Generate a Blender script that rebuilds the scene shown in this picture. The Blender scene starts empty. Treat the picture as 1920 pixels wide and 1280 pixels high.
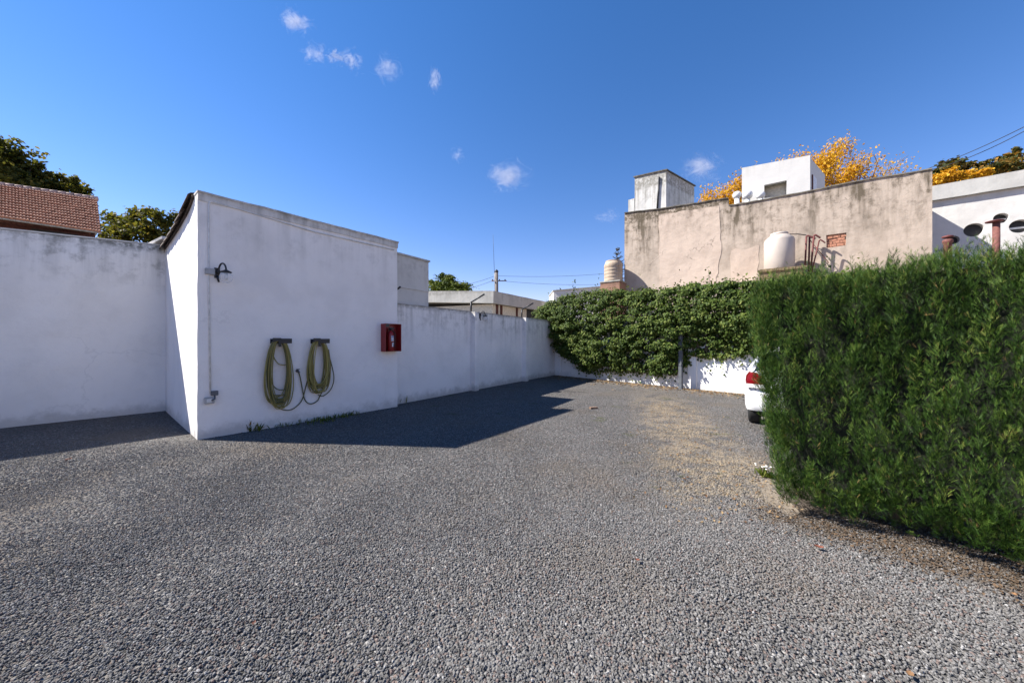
import bpy, bmesh, math, random
import numpy as np
from mathutils import Vector, Matrix, noise as mnoise
R = math.radians
sc = bpy.context.scene
COL = sc.collection
CAMZ, F = 1.6, 640.0        # eye height (m); focal length in pixels of the 1920-wide photograph

# ------------------------------------------------------------------ camera, sky, sun, exposure
cd = bpy.data.cameras.new('camera'); cam = bpy.data.objects.new('camera', cd); COL.objects.link(cam)
cam.location = (0, 0, CAMZ); cam.rotation_euler = (R(90), 0, 0)
cd.sensor_width = 36; cd.lens = 36 * F / 1920; cd.clip_start = .05; cd.clip_end = 3000
sc.camera = cam
SUN = Vector((-1.0487, .1021, 1.0)).normalized()      # towards the sun
SUN_EL = math.asin(SUN.z); SUN_ROT = math.atan2(SUN.x, SUN.y)
w = bpy.data.worlds.new('World'); sc.world = w; w.use_nodes = True
wn = w.node_tree
sky = wn.nodes.new('ShaderNodeTexSky'); sky.sky_type = 'NISHITA'; sky.sun_disc = False
sky.sun_elevation = SUN_EL; sky.sun_rotation = SUN_ROT
sky.air_density = 1.0; sky.dust_density = 0.0; sky.ozone_density = 4.0; sky.altitude = 0
hs = wn.nodes.new('ShaderNodeHueSaturation'); hs.inputs['Saturation'].default_value = 1.28
wn.links.new(sky.outputs[0], hs.inputs['Color'])
wb = wn.nodes.new('ShaderNodeMix'); wb.data_type = 'RGBA'; wb.blend_type = 'MULTIPLY'; wb.inputs[0].default_value = 1; wb.inputs[7].default_value = (1.5, .935, .96, 1)   # camera white balance, whole sky alike
wn.links.new(hs.outputs[0], wb.inputs[6])
wn.links.new(wb.outputs[2], wn.nodes['Background'].inputs[0])
wn.nodes['Background'].inputs[1].default_value = 0.071
sl = bpy.data.lights.new('sun', 'SUN'); so = bpy.data.objects.new('sun', sl); COL.objects.link(so)
sl.energy = 4.2; sl.angle = R(.53); sl.color = (1, .95, .875)
so.rotation_euler = SUN.to_track_quat('Z', 'Y').to_euler(); so.location = SUN * 50
vs = sc.view_settings
vs.view_transform = 'Standard'; vs.look = 'None'; vs.gamma = 1; vs.use_curve_mapping = False; vs.exposure = 1.52
sc.cycles.max_bounces = 8; sc.cycles.transparent_max_bounces = 8

# ------------------------------------------------------------------ geometry helpers
def at(px, py, Y):                       # the point at depth Y seen at pixel (px, py) of the photograph
    return Vector(((px - 960) / F * Y, Y, CAMZ - (py - 640) / F * Y))
def G(px, py):                           # the ground point under a pixel
    Y = CAMZ * F / (py - 640)
    return Vector(((px - 960) / F * Y, Y, 0))
class Plane:                             # vertical plane through p with unit direction d: pixel -> point, (s, z) -> point
    def __init__(s, p, d):
        s.p = Vector((p[0], p[1], 0)); s.d = Vector((d[0], d[1], 0)).normalized(); s.n = Vector((s.d.y, -s.d.x, 0))
    def sz(s, px, py, off=0):
        r = (px - 960) / F; p = s.p + s.n * off
        t = (r * p.y - p.x) / (s.d.x - r * s.d.y)
        Y = p.y + t * s.d.y
        return t, CAMZ - (py - 640) / F * Y
    def pt(s, a, z, off=0): return s.p + s.d * a + s.n * off + Vector((0, 0, z))
    def px(s, px, py, off=0): a, z = s.sz(px, py, off); return s.pt(a, z, off)

ORI = {}
def link(name, me, mat=None, parent=None, loc=None):
    o = bpy.data.objects.new(name, me); COL.objects.link(o)
    if mat is not None:
        for m in (mat if isinstance(mat, (list, tuple)) else [mat]): me.materials.append(m)
    if parent is not None: o.parent = parent
    return o
def tag(o, label=None, cat=None, group=None, kind=None):
    if label: o['label'] = label
    if cat: o['category'] = cat
    if group: o['group'] = group
    if kind: o['kind'] = kind
    return o
def thing(name, label, cat, loc=(0, 0, 0), group=None):
    o = bpy.data.objects.new(name, None); COL.objects.link(o); o.empty_display_size = .2
    o.location = loc; ORI[o.name] = Vector(loc)
    return tag(o, label, cat, group)
def origin(o):
    while o is not None and o.parent is not None: o = o.parent
    return ORI.get(o.name, Vector()) if o is not None else Vector()

class MB:
    def __init__(s): s.v = []; s.f = []; s.sm = []; s.mi = []; s.cur = 0
    def add(s, vs_, fs, smooth=False):
        b = len(s.v); s.v += [Vector(v) for v in vs_]
        for f in fs: s.f.append([b + i for i in f]); s.sm.append(smooth); s.mi.append(s.cur)
    def prism(s, poly, z0, z1):          # plan polygon (counter-clockwise), z0 / z1 numbers or lists
        n = len(poly)
        za = z0 if isinstance(z0, (list, tuple)) else [z0] * n
        zb = z1 if isinstance(z1, (list, tuple)) else [z1] * n
        vv = [(p[0], p[1], za[i]) for i, p in enumerate(poly)] + [(p[0], p[1], zb[i]) for i, p in enumerate(poly)]
        s.add(vv, [list(range(n))[::-1], list(range(n, 2 * n))] + [[i, (i + 1) % n, n + (i + 1) % n, n + i] for i in range(n)])
    def obox(s, c, ax, ay, az, h):       # oriented box: centre, three unit axes, half sizes
        c = Vector(c); a, b, d = Vector(ax) * h[0], Vector(ay) * h[1], Vector(az) * h[2]
        vv = [c + a * i + b * j + d * k for k in (-1, 1) for j in (-1, 1) for i in (-1, 1)]
        s.add(vv, [(0, 2, 3, 1), (4, 5, 7, 6), (0, 1, 5, 4), (2, 6, 7, 3), (0, 4, 6, 2), (1, 3, 7, 5)])
    def box(s, c, h): s.obox(c, (1, 0, 0), (0, 1, 0), (0, 0, 1), h)
    def pbox(s, P, a0, a1, z0, z1, o0, o1):   # a box on a vertical plane: along a0..a1, height z0..z1, offset o0..o1
        s.obox(P.pt((a0 + a1) / 2, (z0 + z1) / 2, (o0 + o1) / 2), P.d, P.n, (0, 0, 1), (abs(a1 - a0) / 2, abs(o1 - o0) / 2, abs(z1 - z0) / 2))
    def tube(s, pts, r, n=8, cap=True):
        pts = [Vector(p) for p in pts]; k = len(pts)
        rr = r if isinstance(r, (list, tuple)) else [r] * k
        b = len(s.v); up = None
        for i, p in enumerate(pts):
            t = (pts[min(i + 1, k - 1)] - pts[max(i - 1, 0)])
            t = t.normalized() if t.length > 1e-9 else Vector((0, 0, 1))
            if up is None: up = Vector((0, 0, 1)) if abs(t.z) < .9 else Vector((1, 0, 0))
            x = t.cross(up)
            if x.length < 1e-4: x = t.orthogonal()
            x.normalize(); y = t.cross(x).normalized(); up = -y if False else x.cross(t).normalized()
            for j in range(n):
                a = 2 * math.pi * j / n
                s.v.append(p + (x * math.cos(a) + y * math.sin(a)) * rr[i])
        for i in range(k - 1):
            for j in range(n):
                s.f.append([b + i * n + j, b + i * n + (j + 1) % n, b + (i + 1) * n + (j + 1) % n, b + (i + 1) * n + j]); s.sm.append(True); s.mi.append(s.cur)
        if cap:
            s.f.append([b + j for j in range(n)][::-1]); s.sm.append(False); s.mi.append(s.cur)
            s.f.append([b + (k - 1) * n + j for j in range(n)]); s.sm.append(False); s.mi.append(s.cur)
    def lathe(s, c, prof, n=24, axis=(0, 0, 1), smooth=True):   # prof: list of (radius, height)
        c = Vector(c); az = Vector(axis).normalized(); ax = az.orthogonal().normalized(); ay = az.cross(ax)
        b = len(s.v)
        for (r, h) in prof:
            for j in range(n):
                a = 2 * math.pi * j / n
                s.v.append(c + az * h + (ax * math.cos(a) + ay * math.sin(a)) * r)
        for i in range(len(prof) - 1):
            for j in range(n):
                s.f.append([b + i * n + j, b + i * n + (j + 1) % n, b + (i + 1) * n + (j + 1) % n, b + (i + 1) * n + j]); s.sm.append(smooth); s.mi.append(s.cur)
        s.f.append([b + j for j in range(n)][::-1]); s.sm.append(False); s.mi.append(s.cur)
        m = b + (len(prof) - 1) * n
        s.f.append([m + j for j in range(n)]); s.sm.append(False); s.mi.append(s.cur)
    def build(s, name, mat, parent=None, bevel=0, rough=None, seg=2):
        o0 = origin(parent)
        me = bpy.data.meshes.new(name)
        me.from_pydata([v - o0 for v in s.v], [], s.f)
        me.polygons.foreach_set('use_smooth', s.sm); me.polygons.foreach_set('material_index', s.mi)
        if rough:                                     # (cell size, amplitude): hand-plastered unevenness
            bm = bmesh.new(); bm.from_mesh(me)
            for _ in range(12):
                es = [e for e in bm.edges if e.calc_length() > rough[0] * 1.5]
                if not es: break
                bmesh.ops.subdivide_edges(bm, edges=es, cuts=1, use_grid_fill=True)
            bm.normal_update()
            for v in bm.verts:
                p = v.co + o0
                v.co += mnoise.noise_vector(p * 2.3) * rough[1] + mnoise.noise_vector(p * 9.1) * rough[1] * .45
            bm.to_mesh(me); bm.free()
        if bevel:
            bm = bmesh.new(); bm.from_mesh(me)
            bmesh.ops.bevel(bm, geom=[e for e in bm.edges if e.is_manifold and e.calc_face_angle(0) > .6], offset=bevel, segments=seg, affect='EDGES', clamp_overlap=True)
            bm.to_mesh(me); bm.free()
        me.validate()
        return link(name, me, mat, parent)

def dup(root, loc=None, rotz=None):
    r = root.copy(); COL.objects.link(r)
    if loc is not None: r.location = loc
    if rotz is not None: r.rotation_euler = (0, 0, rotz)
    for ch in root.children:
        c = ch.copy(); COL.objects.link(c); c.parent = r
        for g in ch.children:
            d = g.copy(); COL.objects.link(d); d.parent = c
    return r

def fast_mesh(name, V, Fq, mat, parent=None, attr=None, smooth=False):   # numpy mesh; all faces with the same vertex count
    V = np.asarray(V, np.float32) - np.array(origin(parent), np.float32)
    Fq = np.asarray(Fq, np.int32); k = Fq.shape[1]
    me = bpy.data.meshes.new(name)
    me.vertices.add(len(V)); me.vertices.foreach_set('co', V.ravel())
    me.loops.add(Fq.size); me.loops.foreach_set('vertex_index', Fq.ravel())
    me.polygons.add(len(Fq))
    me.polygons.foreach_set('loop_start', np.arange(0, Fq.size, k, dtype=np.int32))
    me.polygons.foreach_set('loop_total', np.full(len(Fq), k, np.int32))
    if smooth: me.polygons.foreach_set('use_smooth', np.ones(len(Fq), bool))
    me.update(calc_edges=True)
    if attr is not None:
        a = me.attributes.new('tint', 'FLOAT', 'POINT'); a.data.foreach_set('value', np.asarray(attr, np.float32))
    return link(name, me, mat, parent)

def rot_frames(n, t):                    # per-item frames: z axis = n, y axis ~ t
    n = n / np.linalg.norm(n, axis=1, keepdims=True)
    x = np.cross(t, n); x /= np.linalg.norm(x, axis=1, keepdims=True) + 1e-9
    y = np.cross(n, x)
    return np.stack([x, y, n], axis=2)
def scatter(T, TF, pos, fr, size, rng, tint, jitter=None):   # copies of template verts T (k,3) with faces TF
    m, k = len(pos), len(T)
    L = T[None] * size[:, None, None] if np.ndim(size) == 1 else T[None] * size[:, None, :]
    V = np.einsum('mij,mkj->mki', fr, L) + pos[:, None, :]
    Fq = (TF[None] + (np.arange(m) * k)[:, None, None]).reshape(-1, TF.shape[1])
    return V.reshape(-1, 3), Fq, np.repeat(tint, k)

# ------------------------------------------------------------------ material helpers
def node(nt, t, ins=None, **props):
    n = nt.nodes.new(t)
    for k, v in props.items(): setattr(n, k, v)
    for k, v in (ins or {}).items():
        if isinstance(v, bpy.types.NodeSocket): nt.links.new(v, n.inputs[k])
        elif v is not None: n.inputs[k].default_value = v
    return n
def mth(nt, op, a, b=None, c=None, clamp=False):
    n = nt.nodes.new('ShaderNodeMath'); n.operation = op; n.use_clamp = clamp
    for i, v in enumerate((a, b, c)):
        if v is None: continue
        if isinstance(v, bpy.types.NodeSocket): nt.links.new(v, n.inputs[i])
        else: n.inputs[i].default_value = v
    return n.outputs[0]
def mixc(nt, f, a, b, mode='MIX'):
    n = nt.nodes.new('ShaderNodeMix'); n.data_type = 'RGBA'; n.blend_type = mode
    for idx, v in ((0, f), (6, a), (7, b)):
        if isinstance(v, bpy.types.NodeSocket): nt.links.new(v, n.inputs[idx])
        else: n.inputs[idx].default_value = v if idx == 0 else (v[0], v[1], v[2], 1)
    return n.outputs[2]
def sstep(nt, x, lo, hi, a=0., b=1.):
    n = nt.nodes.new('ShaderNodeMapRange'); n.interpolation_type = 'SMOOTHSTEP'
    nt.links.new(x, n.inputs[0])
    for i, v in enumerate((lo, hi, a, b)): n.inputs[i + 1].default_value = v
    return n.outputs[0]
def noise(nt, vec, scale, detail=4, rough=.55, dist=0., out=0):
    return node(nt, 'ShaderNodeTexNoise', {'Vector': vec, 'Scale': scale, 'Detail': detail, 'Roughness': rough, 'Distortion': dist}).outputs[out]
def mapv(nt, vec, scale=(1, 1, 1), loc=(0, 0, 0)):
    return node(nt, 'ShaderNodeMapping', {'Vector': vec, 'Scale': scale, 'Location': loc}).outputs[0]
def newmat(name):
    m = bpy.data.materials.new(name); m.use_nodes = True
    nt = m.node_tree; b = nt.nodes['Principled BSDF']
    pos = nt.nodes.new('ShaderNodeNewGeometry').outputs['Position']
    return m, nt, b, pos
def bump(nt, b, h, strength, dist=.01):
    n = node(nt, 'ShaderNodeBump', {'Height': h, 'Strength': strength, 'Distance': dist})
    nt.links.new(n.outputs[0], b.inputs['Normal'])
def simple(name, col, rough=.6, metal=0., var=.15, scale=12, spec=.5, bumpy=0.):
    m, nt, b, pos = newmat(name)
    nz = noise(nt, pos, scale, 5)
    c = mixc(nt, sstep(nt, nz, .3, .7), [x * (1 - var) for x in col], [min(1, x * (1 + var)) for x in col])
    nt.links.new(c, b.inputs['Base Color'])
    b.inputs['Roughness'].default_value = rough; b.inputs['Metallic'].default_value = metal
    b.inputs['Specular IOR Level'].default_value = spec
    if bumpy: bump(nt, b, nz, bumpy)
    return m
def stucco(name, col, ztop=3., top=.5, depth=.8, stain=(.12, .115, .1), base=.4, patch=.06, streak=.5, rough_b=.25, patch_col=None, cracks=0., z0=0., sfreq=3.0):
    """painted render: weather streaks running down from the top edge, damp dirt at the foot, patchy tone"""
    m, nt, b, pos = newmat(name)
    z = node(nt, 'ShaderNodeSeparateXYZ', {'Vector': pos}).outputs[2]
    big = noise(nt, pos, .9, 6, .6)
    pc = patch_col or [x * (1 - patch * 2) for x in col]
    c = mixc(nt, sstep(nt, big, .42, .68), col, pc)
    mid = noise(nt, pos, 5.5, 6, .65)
    c = mixc(nt, mth(nt, 'MULTIPLY', sstep(nt, mid, .5, .75), patch * 4, clamp=True), c, [x * .82 for x in col])
    # streaks
    sv = mapv(nt, pos, (sfreq, sfreq, .22))
    s1 = sstep(nt, noise(nt, sv, 1.6, 5, .62), .44, .68)
    s2 = sstep(nt, noise(nt, mapv(nt, pos, (sfreq * 3, sfreq * 3, .5), (7, 3, 1)), 1.5, 4, .6), .42, .7)
    fall = sstep(nt, mth(nt, 'ADD', z, mth(nt, 'MULTIPLY', noise(nt, mapv(nt, pos, (2, 2, .3)), 1.2, 3), depth * .9)), ztop - depth, ztop + depth * .45)
    blot = sstep(nt, noise(nt, pos, 3.2, 6, .7), .47, .66)
    st = mth(nt, 'MULTIPLY', fall, mth(nt, 'ADD', mth(nt, 'MULTIPLY', s1, streak), mth(nt, 'ADD', mth(nt, 'MULTIPLY', s2, .35 * streak), mth(nt, 'MULTIPLY', blot, .55)), clamp=True))
    c = mixc(nt, mth(nt, 'MULTIPLY', st, top, clamp=True), c, stain)
    edge = mth(nt, 'MULTIPLY', sstep(nt, z, ztop - .16, ztop - .01), sstep(nt, noise(nt, pos, 7, 5, .7), .35, .6))
    c = mixc(nt, mth(nt, 'MULTIPLY', edge, min(1, top * 1.1), clamp=True), c, stain)
    # foot
    ft = sstep(nt, mth(nt, 'ADD', z, mth(nt, 'MULTIPLY', noise(nt, pos, 4, 6, .7), -.5)), z0 - .24, z0 + .03, 1, 0)
    c = mixc(nt, mth(nt, 'MULTIPLY', ft, base, clamp=True), c, (.16, .15, .125))
    if cracks:
        dv = node(nt, 'ShaderNodeVectorMath', {0: pos, 1: node(nt, 'ShaderNodeVectorMath', {0: noise(nt, pos, 1.8, 5, .6, out=1), 'Scale': .9}, operation='SCALE').outputs[0]}, operation='ADD').outputs[0]
        vo = node(nt, 'ShaderNodeTexVoronoi', {'Vector': dv, 'Scale': .55}, feature='DISTANCE_TO_EDGE').outputs[0]
        ck = mth(nt, 'MULTIPLY', sstep(nt, vo, 0, .012, 1, 0), sstep(nt, noise(nt, pos, .5, 2), .5, .62))
        c = mixc(nt, mth(nt, 'MULTIPLY', ck, cracks), c, [x * .4 for x in col])
    nt.links.new(c, b.inputs['Base Color'])
    b.inputs['Roughness'].default_value = .85; b.inputs['Specular IOR Level'].default_value = .25
    h = mth(nt, 'ADD', mth(nt, 'MULTIPLY', noise(nt, pos, 26, 5, .6), .5), mth(nt, 'MULTIPLY', noise(nt, pos, 2.2, 3), 1.6))
    bump(nt, b, h, rough_b, .03)
    return m
def leafmat(name, cols, trans=.3, rough=.5, spec=.35):      # cols: ramp of colours over the 'tint' attribute
    m, nt, b, pos = newmat(name)
    t = node(nt, 'ShaderNodeAttribute', attribute_name='tint').outputs['Fac']
    ramp = nt.nodes.new('ShaderNodeValToRGB'); nt.links.new(t, ramp.inputs[0])
    e = ramp.color_ramp.elements
    while len(e) < len(cols): e.new(.5)
    for i, c in enumerate(cols): e[i].position = i / (len(cols) - 1); e[i].color = (*c, 1)
    nt.links.new(ramp.outputs[0], b.inputs['Base Color'])
    b.inputs['Roughness'].default_value = rough; b.inputs['Specular IOR Level'].default_value = spec
    tr = node(nt, 'ShaderNodeBsdfTranslucent', {'Color': mixc(nt, 1, ramp.outputs[0], (1, 1, .55), 'MULTIPLY')})
    mx = node(nt, 'ShaderNodeMixShader', {0: trans, 1: b.outputs[0], 2: tr.outputs[0]})
    nt.links.new(mx.outputs[0], nt.nodes['Material Output'].inputs[0])
    return m

# ------------------------------------------------------------------ the plan of the yard
SH0 = G(370, 825); SH1 = G(745, 762)                          # shed front: near corner, far corner
SHP = Plane(SH0, SH1 - SH0); SHL = (SH1 - SH0).length         # its normal points to the yard
SHB = G(310, 770)                                             # where the shed's end meets the left wall
SDP0, SDP1 = G(748, 757), G(1040, 703)
SDP = Plane(SDP0, SDP1 - SDP0); SDL = (SDP1 - SDP0).length    # side wall
IV0, IV1 = SDP1.copy(), Vector((7.08, 10.42, 0))
IVP = Plane(IV0, IV1 - IV0)                                   # wall under the ivy
LW0 = G(0, 803); LWP = Plane(LW0, SHB - LW0)                  # left wall, runs away to the shed
BA = Vector((6.8, 20.7, 0)); BP = Plane(BA, (.8, -.6))        # tall beige house wall
HO = Vector((2.375, 3.345, 0)); HE = Vector((.70, -.714, 0)).normalized(); HT = Vector((.714, .70, 0)).normalized()   # hedge corner, along, through

# ------------------------------------------------------------------ ground
def ground_nodes(nt, pos):
    """masks in plan: dry straw patches on the right of the yard, soil strip along the hedge"""
    sp = node(nt, 'ShaderNodeSeparateXYZ', {'Vector': pos}); x, y = sp.outputs[0], sp.outputs[1]
    cx = mth(nt, 'ADD', 1.25, mth(nt, 'MULTIPLY', y, .30))
    band = sstep(nt, mth(nt, 'ABSOLUTE', mth(nt, 'SUBTRACT', x, cx)), .25, 1.1, 1, 0)
    rng = mth(nt, 'MULTIPLY', sstep(nt, y, 2.7, 4.0), sstep(nt, y, 8.2, 10.5, 1, .35))
    blob = sstep(nt, noise(nt, mapv(nt, pos, (1.0, 1.0, 1)), 2.1, 5, .68), .37, .56)
    blob2 = sstep(nt, noise(nt, mapv(nt, pos, (1.0, 1.8, 1), (3, 1, 0)), 4.2, 5, .7), .35, .50)
    straw = mth(nt, 'MULTIPLY', mth(nt, 'MULTIPLY', band, rng), mth(nt, 'MULTIPLY', blob, blob2))
    d = mth(nt, 'ADD', mth(nt, 'MULTIPLY', mth(nt, 'SUBTRACT', x, HO.x), HT.x), mth(nt, 'MULTIPLY', mth(nt, 'SUBTRACT', y, HO.y), HT.y))
    a = mth(nt, 'ADD', mth(nt, 'MULTIPLY', mth(nt, 'SUBTRACT', x, HO.x), HE.x), mth(nt, 'MULTIPLY', mth(nt, 'SUBTRACT', y, HO.y), HE.y))
    dn = mth(nt, 'ADD', d, mth(nt, 'MULTIPLY', mth(nt, 'SUBTRACT', noise(nt, pos, 3.5, 5, .7), .5), .55))
    soil = mth(nt, 'MULTIPLY', sstep(nt, dn, -.42, -.12), sstep(nt, a, -.1, .35))
    di = mth(nt, 'ADD', mth(nt, 'MULTIPLY', mth(nt, 'SUBTRACT', x, IV0.x), IVP.n.x), mth(nt, 'MULTIPLY', mth(nt, 'SUBTRACT', y, IV0.y), IVP.n.y))
    lit = mth(nt, 'MULTIPLY', sstep(nt, di, .25, 1.5, 1, 0), sstep(nt, noise(nt, pos, 3, 5, .7), .42, .6))
    straw = mth(nt, 'MAXIMUM', straw, mth(nt, 'MULTIPLY', lit, .75))
    warm = sstep(nt, noise(nt, mapv(nt, pos, (1, 1, 1), (4, 9, 0)), .55, 4, .6), .48, .68)
    moss = mth(nt, 'MULTIPLY', sstep(nt, noise(nt, mapv(nt, pos, (1, 1, 1), (11, 2, 0)), 1.6, 5, .65), .6, .7), sstep(nt, dn, -.62, -.3))
    return straw, soil, warm, moss
m_gravel, nt, b, pos = newmat('gravel_bed')
v1 = node(nt, 'ShaderNodeTexVoronoi', {'Vector': pos, 'Scale': 58., 'Randomness': 1.})
v2 = node(nt, 'ShaderNodeTexVoronoi', {'Vector': pos, 'Scale': 27., 'Randomness': 1.})
cr = node(nt, 'ShaderNodeSeparateColor', {'Color': v1.outputs['Color']})
c = mixc(nt, sstep(nt, cr.outputs[0], .05, 1), (.058, .056, .054), (.172, .166, .16))
c = mixc(nt, sstep(nt, cr.outputs[1], .82, .95), c, (.15, .115, .10))
c = mixc(nt, sstep(nt, cr.outputs[2], .93, .99), c, (.30, .29, .28))
straw, soil, warm, moss = ground_nodes(nt, pos)
c = mixc(nt, mth(nt, 'MULTIPLY', warm, .5), c, (.15, .12, .09))
c = mixc(nt, mth(nt, 'MULTIPLY', sstep(nt, noise(nt, pos, 1.3, 6, .65), .45, .68), .4), c, (.085, .075, .064))
fine = noise(nt, pos, 30, 6, .75)
c = mixc(nt, mth(nt, 'MULTIPLY', straw, sstep(nt, fine, .36, .6)), c, (.36, .285, .19))
c = mixc(nt, mth(nt, 'MULTIPLY', soil, .8), c, (.07, .052, .036))
c = mixc(nt, mth(nt, 'MULTIPLY', moss, .7), c, (.075, .08, .028))
nt.links.new(c, b.inputs['Base Color'])
b.inputs['Roughness'].default_value = .9; b.inputs['Specular IOR Level'].default_value = .2
hh = mth(nt, 'ADD', mth(nt, 'MULTIPLY', v1.outputs['Distance'], -1.), mth(nt, 'MULTIPLY', v2.outputs['Distance'], -.8))
bump(nt, b, hh, .9, .03)
m_earth = simple('earth', (.16, .14, .11), .95, scale=.4)
gb = MB(); gb.add([(-900, -900, -.03), (900, -900, -.03), (900, 900, -.03), (-900, 900, -.03)], [(0, 1, 2, 3)])
tag(gb.build('ground', m_earth), kind='structure')
gb = MB()                                     # the yard's gravel, gently uneven
nx, ny = 120, 120
for j in range(ny + 1):
    for i in range(nx + 1):
        x, y = -14 + 26 * i / nx, -5 + 22.5 * j / ny
        gb.v.append(Vector((x, y, .006 * mnoise.noise(Vector((x * .8, y * .8, 0))) + .004 * mnoise.noise(Vector((x * 3, y * 3, 5))))))
for j in range(ny):
    for i in range(nx):
        q = j * (nx + 1) + i; gb.f.append([q, q + 1, q + nx + 2, q + nx + 1]); gb.sm.append(True); gb.mi.append(0)
tag(gb.build('gravel_yard', m_gravel), kind='structure')

# loose stones: one stuff object, scattered by geometry nodes on the near and middle yard
m_stone, nt, b, pos = newmat('gravel_stone')
rnd = node(nt, 'ShaderNodeObjectInfo').outputs['Random']
r2 = mth(nt, 'FRACT', mth(nt, 'MULTIPLY', rnd, 37.7)); r3 = mth(nt, 'FRACT', mth(nt, 'MULTIPLY', rnd, 113.3))
c = mixc(nt, sstep(nt, rnd, 0, 1), (.088, .085, .082), (.212, .204, .196))
c = mixc(nt, sstep(nt, r2, .86, .93), c, (.17, .125, .108))
c = mixc(nt, sstep(nt, r3, .965, .985), c, (.34, .33, .32))
straw, soil, warm, moss = ground_nodes(nt, pos)
c = mixc(nt, mth(nt, 'MULTIPLY', warm, .34), c, (.16, .135, .11))
c = mixc(nt, mth(nt, 'MULTIPLY', mth(nt, 'MULTIPLY', straw, .9), sstep(nt, r3, .25, .5)), c, (.37, .295, .195))
c = mixc(nt, mth(nt, 'MULTIPLY', soil, sstep(nt, r2, .1, .4)), c, (.085, .062, .042))
c = mixc(nt, mth(nt, 'MULTIPLY', moss, sstep(nt, r3, .3, .5)), c, (.085, .09, .03))
c = mixc(nt, mth(nt, 'MULTIPLY', noise(nt, pos, 160, 3), .35), c, (.06, .06, .06))
nt.links.new(c, b.inputs['Base Color']); b.inputs['Roughness'].default_value = .85; b.inputs['Specular IOR Level'].default_value = .25
def gravel_patch():
    V, Fq, D = [], [], []
    def quadstrip(y0, y1, k, dens):
        for a in range(k):
            ya, yb = y0 + (y1 - y0) * a / k, y0 + (y1 - y0) * (a + 1) / k
            ym = (ya + yb) / 2
            xl = max(-1.56 * yb - 3.2, -5.1 + .8 * (ym - 5.53) if ym > 5.53 else -99)
            if ym > 8.6: xl = max(xl, -2.8 + .67 * (ym - 8.75))
            xr = 1.56 * yb + 1.2
            if ym > 3.2: xr = min(xr, 2.6 + (ym - 3.2) * .78)
            m = 34
            for q in range(m):
                xa, xb = xl + (xr - xl) * q / m, xl + (xr - xl) * (q + 1) / m; bi = len(V)
                V.extend([(xa, ya, 0), (xb, ya, 0), (xb, yb, 0), (xa, yb, 0)]); Fq.append((bi, bi + 1, bi + 2, bi + 3))
                for (x, y) in ((xa, ya), (xb, ya), (xb, yb), (xa, yb)):      # thin and thick spots of the gravel
                    D.append(dens(y) * (.85 + .55 * mnoise.noise(Vector((x * .9, y * .9, 3))) + .35 * mnoise.noise(Vector((x * 2.7, y * 2.7, 8)))))
    quadstrip(.5, 11.5, 42, lambda y: 9000 if y < 3.0 else max(900, 9000 * (3.0 / y) ** 1.9))
    me = bpy.data.meshes.new('gravel'); me.from_pydata(V, [], Fq)
    at_ = me.attributes.new('dens', 'FLOAT', 'POINT'); at_.data.foreach_set('value', D)
    o = link('gravel', me, m_stone); tag(o, kind='stuff')
    ng = bpy.data.node_groups.new('gravel_scatter', 'GeometryNodeTree')
    ng.interface.new_socket('Geometry', in_out='INPUT', socket_type='NodeSocketGeometry')
    ng.interface.new_socket('Geometry', in_out='OUTPUT', socket_type='NodeSocketGeometry')
    gi, go = ng.nodes.new('NodeGroupInput'), ng.nodes.new('NodeGroupOutput')
    na = node(ng, 'GeometryNodeInputNamedAttribute', data_type='FLOAT'); na.inputs['Name'].default_value = 'dens'
    dp = node(ng, 'GeometryNodeDistributePointsOnFaces', {'Mesh': gi.outputs[0], 'Density': na.outputs[0]}, distribute_method='RANDOM')
    rz = node(ng, 'FunctionNodeRandomValue', data_type='FLOAT_VECTOR'); rz.inputs[0].default_value = (0, 0, -.004); rz.inputs[1].default_value = (0, 0, .006); rz.inputs['Seed'].default_value = 3
    sp = node(ng, 'GeometryNodeSetPosition', {'Geometry': dp.outputs[0], 'Offset': rz.outputs[0]})
    ico = node(ng, 'GeometryNodeMeshIcoSphere', {'Radius': 1., 'Subdivisions': 1})
    rr = node(ng, 'FunctionNodeRandomValue', data_type='FLOAT_VECTOR'); rr.inputs[0].default_value = (0, 0, 0); rr.inputs[1].default_value = (6.28, 6.28, 6.28)
    rs = node(ng, 'FunctionNodeRandomValue', data_type='FLOAT_VECTOR'); rs.inputs[0].default_value = (.0036, .0036, .0032); rs.inputs[1].default_value = (.0102, .0102, .008); rs.inputs['Seed'].default_value = 9
    ip = node(ng, 'GeometryNodeInstanceOnPoints', {'Points': sp.outputs[0], 'Instance': ico.outputs[0], 'Rotation': rr.outputs[0], 'Scale': rs.outputs[0]})
    sm = node(ng, 'GeometryNodeSetMaterial', {'Geometry': ip.outputs[0], 'Material': m_stone})
    ng.links.new(sm.outputs[0], go.inputs[0])
    md = o.modifiers.new('scatter', 'NODES'); md.node_group = ng
gravel_patch()

# ------------------------------------------------------------------ materials of the built things
WHITE = (.835, .80, .765)
m_shed = stucco('shed_render', WHITE, 4.08, .45, 1.0, (.36, .345, .31), .4, .045, .45, .4, cracks=.15)
m_cornice = stucco('cornice_render', (.66, .63, .585), 4.1, .65, .5, (.2, .19, .165), 0, .1, .6, .45)
m_lwall = stucco('left_wall_render', (.81, .79, .76), 3.72, .85, .9, (.17, .17, .15), .4, .05, .35, .4, cracks=.15)
m_swall = stucco('side_wall_render', WHITE, 2.58, .75, .9, (.27, .26, .235), .5, .05, .6, .4, cracks=.15)
m_iwall = stucco('ivy_wall_render', (.8, .78, .75), 2.6, .4, .6, (.3, .29, .26), .3, .03, .4, .2)
m_beige = stucco('weathered_render', (.44, .365, .298), 8.75, 1.0, 3.0, (.095, .075, .05), 0, .14, 1.0, .5, (.34, .28, .225), .9, sfreq=1.2)
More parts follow.
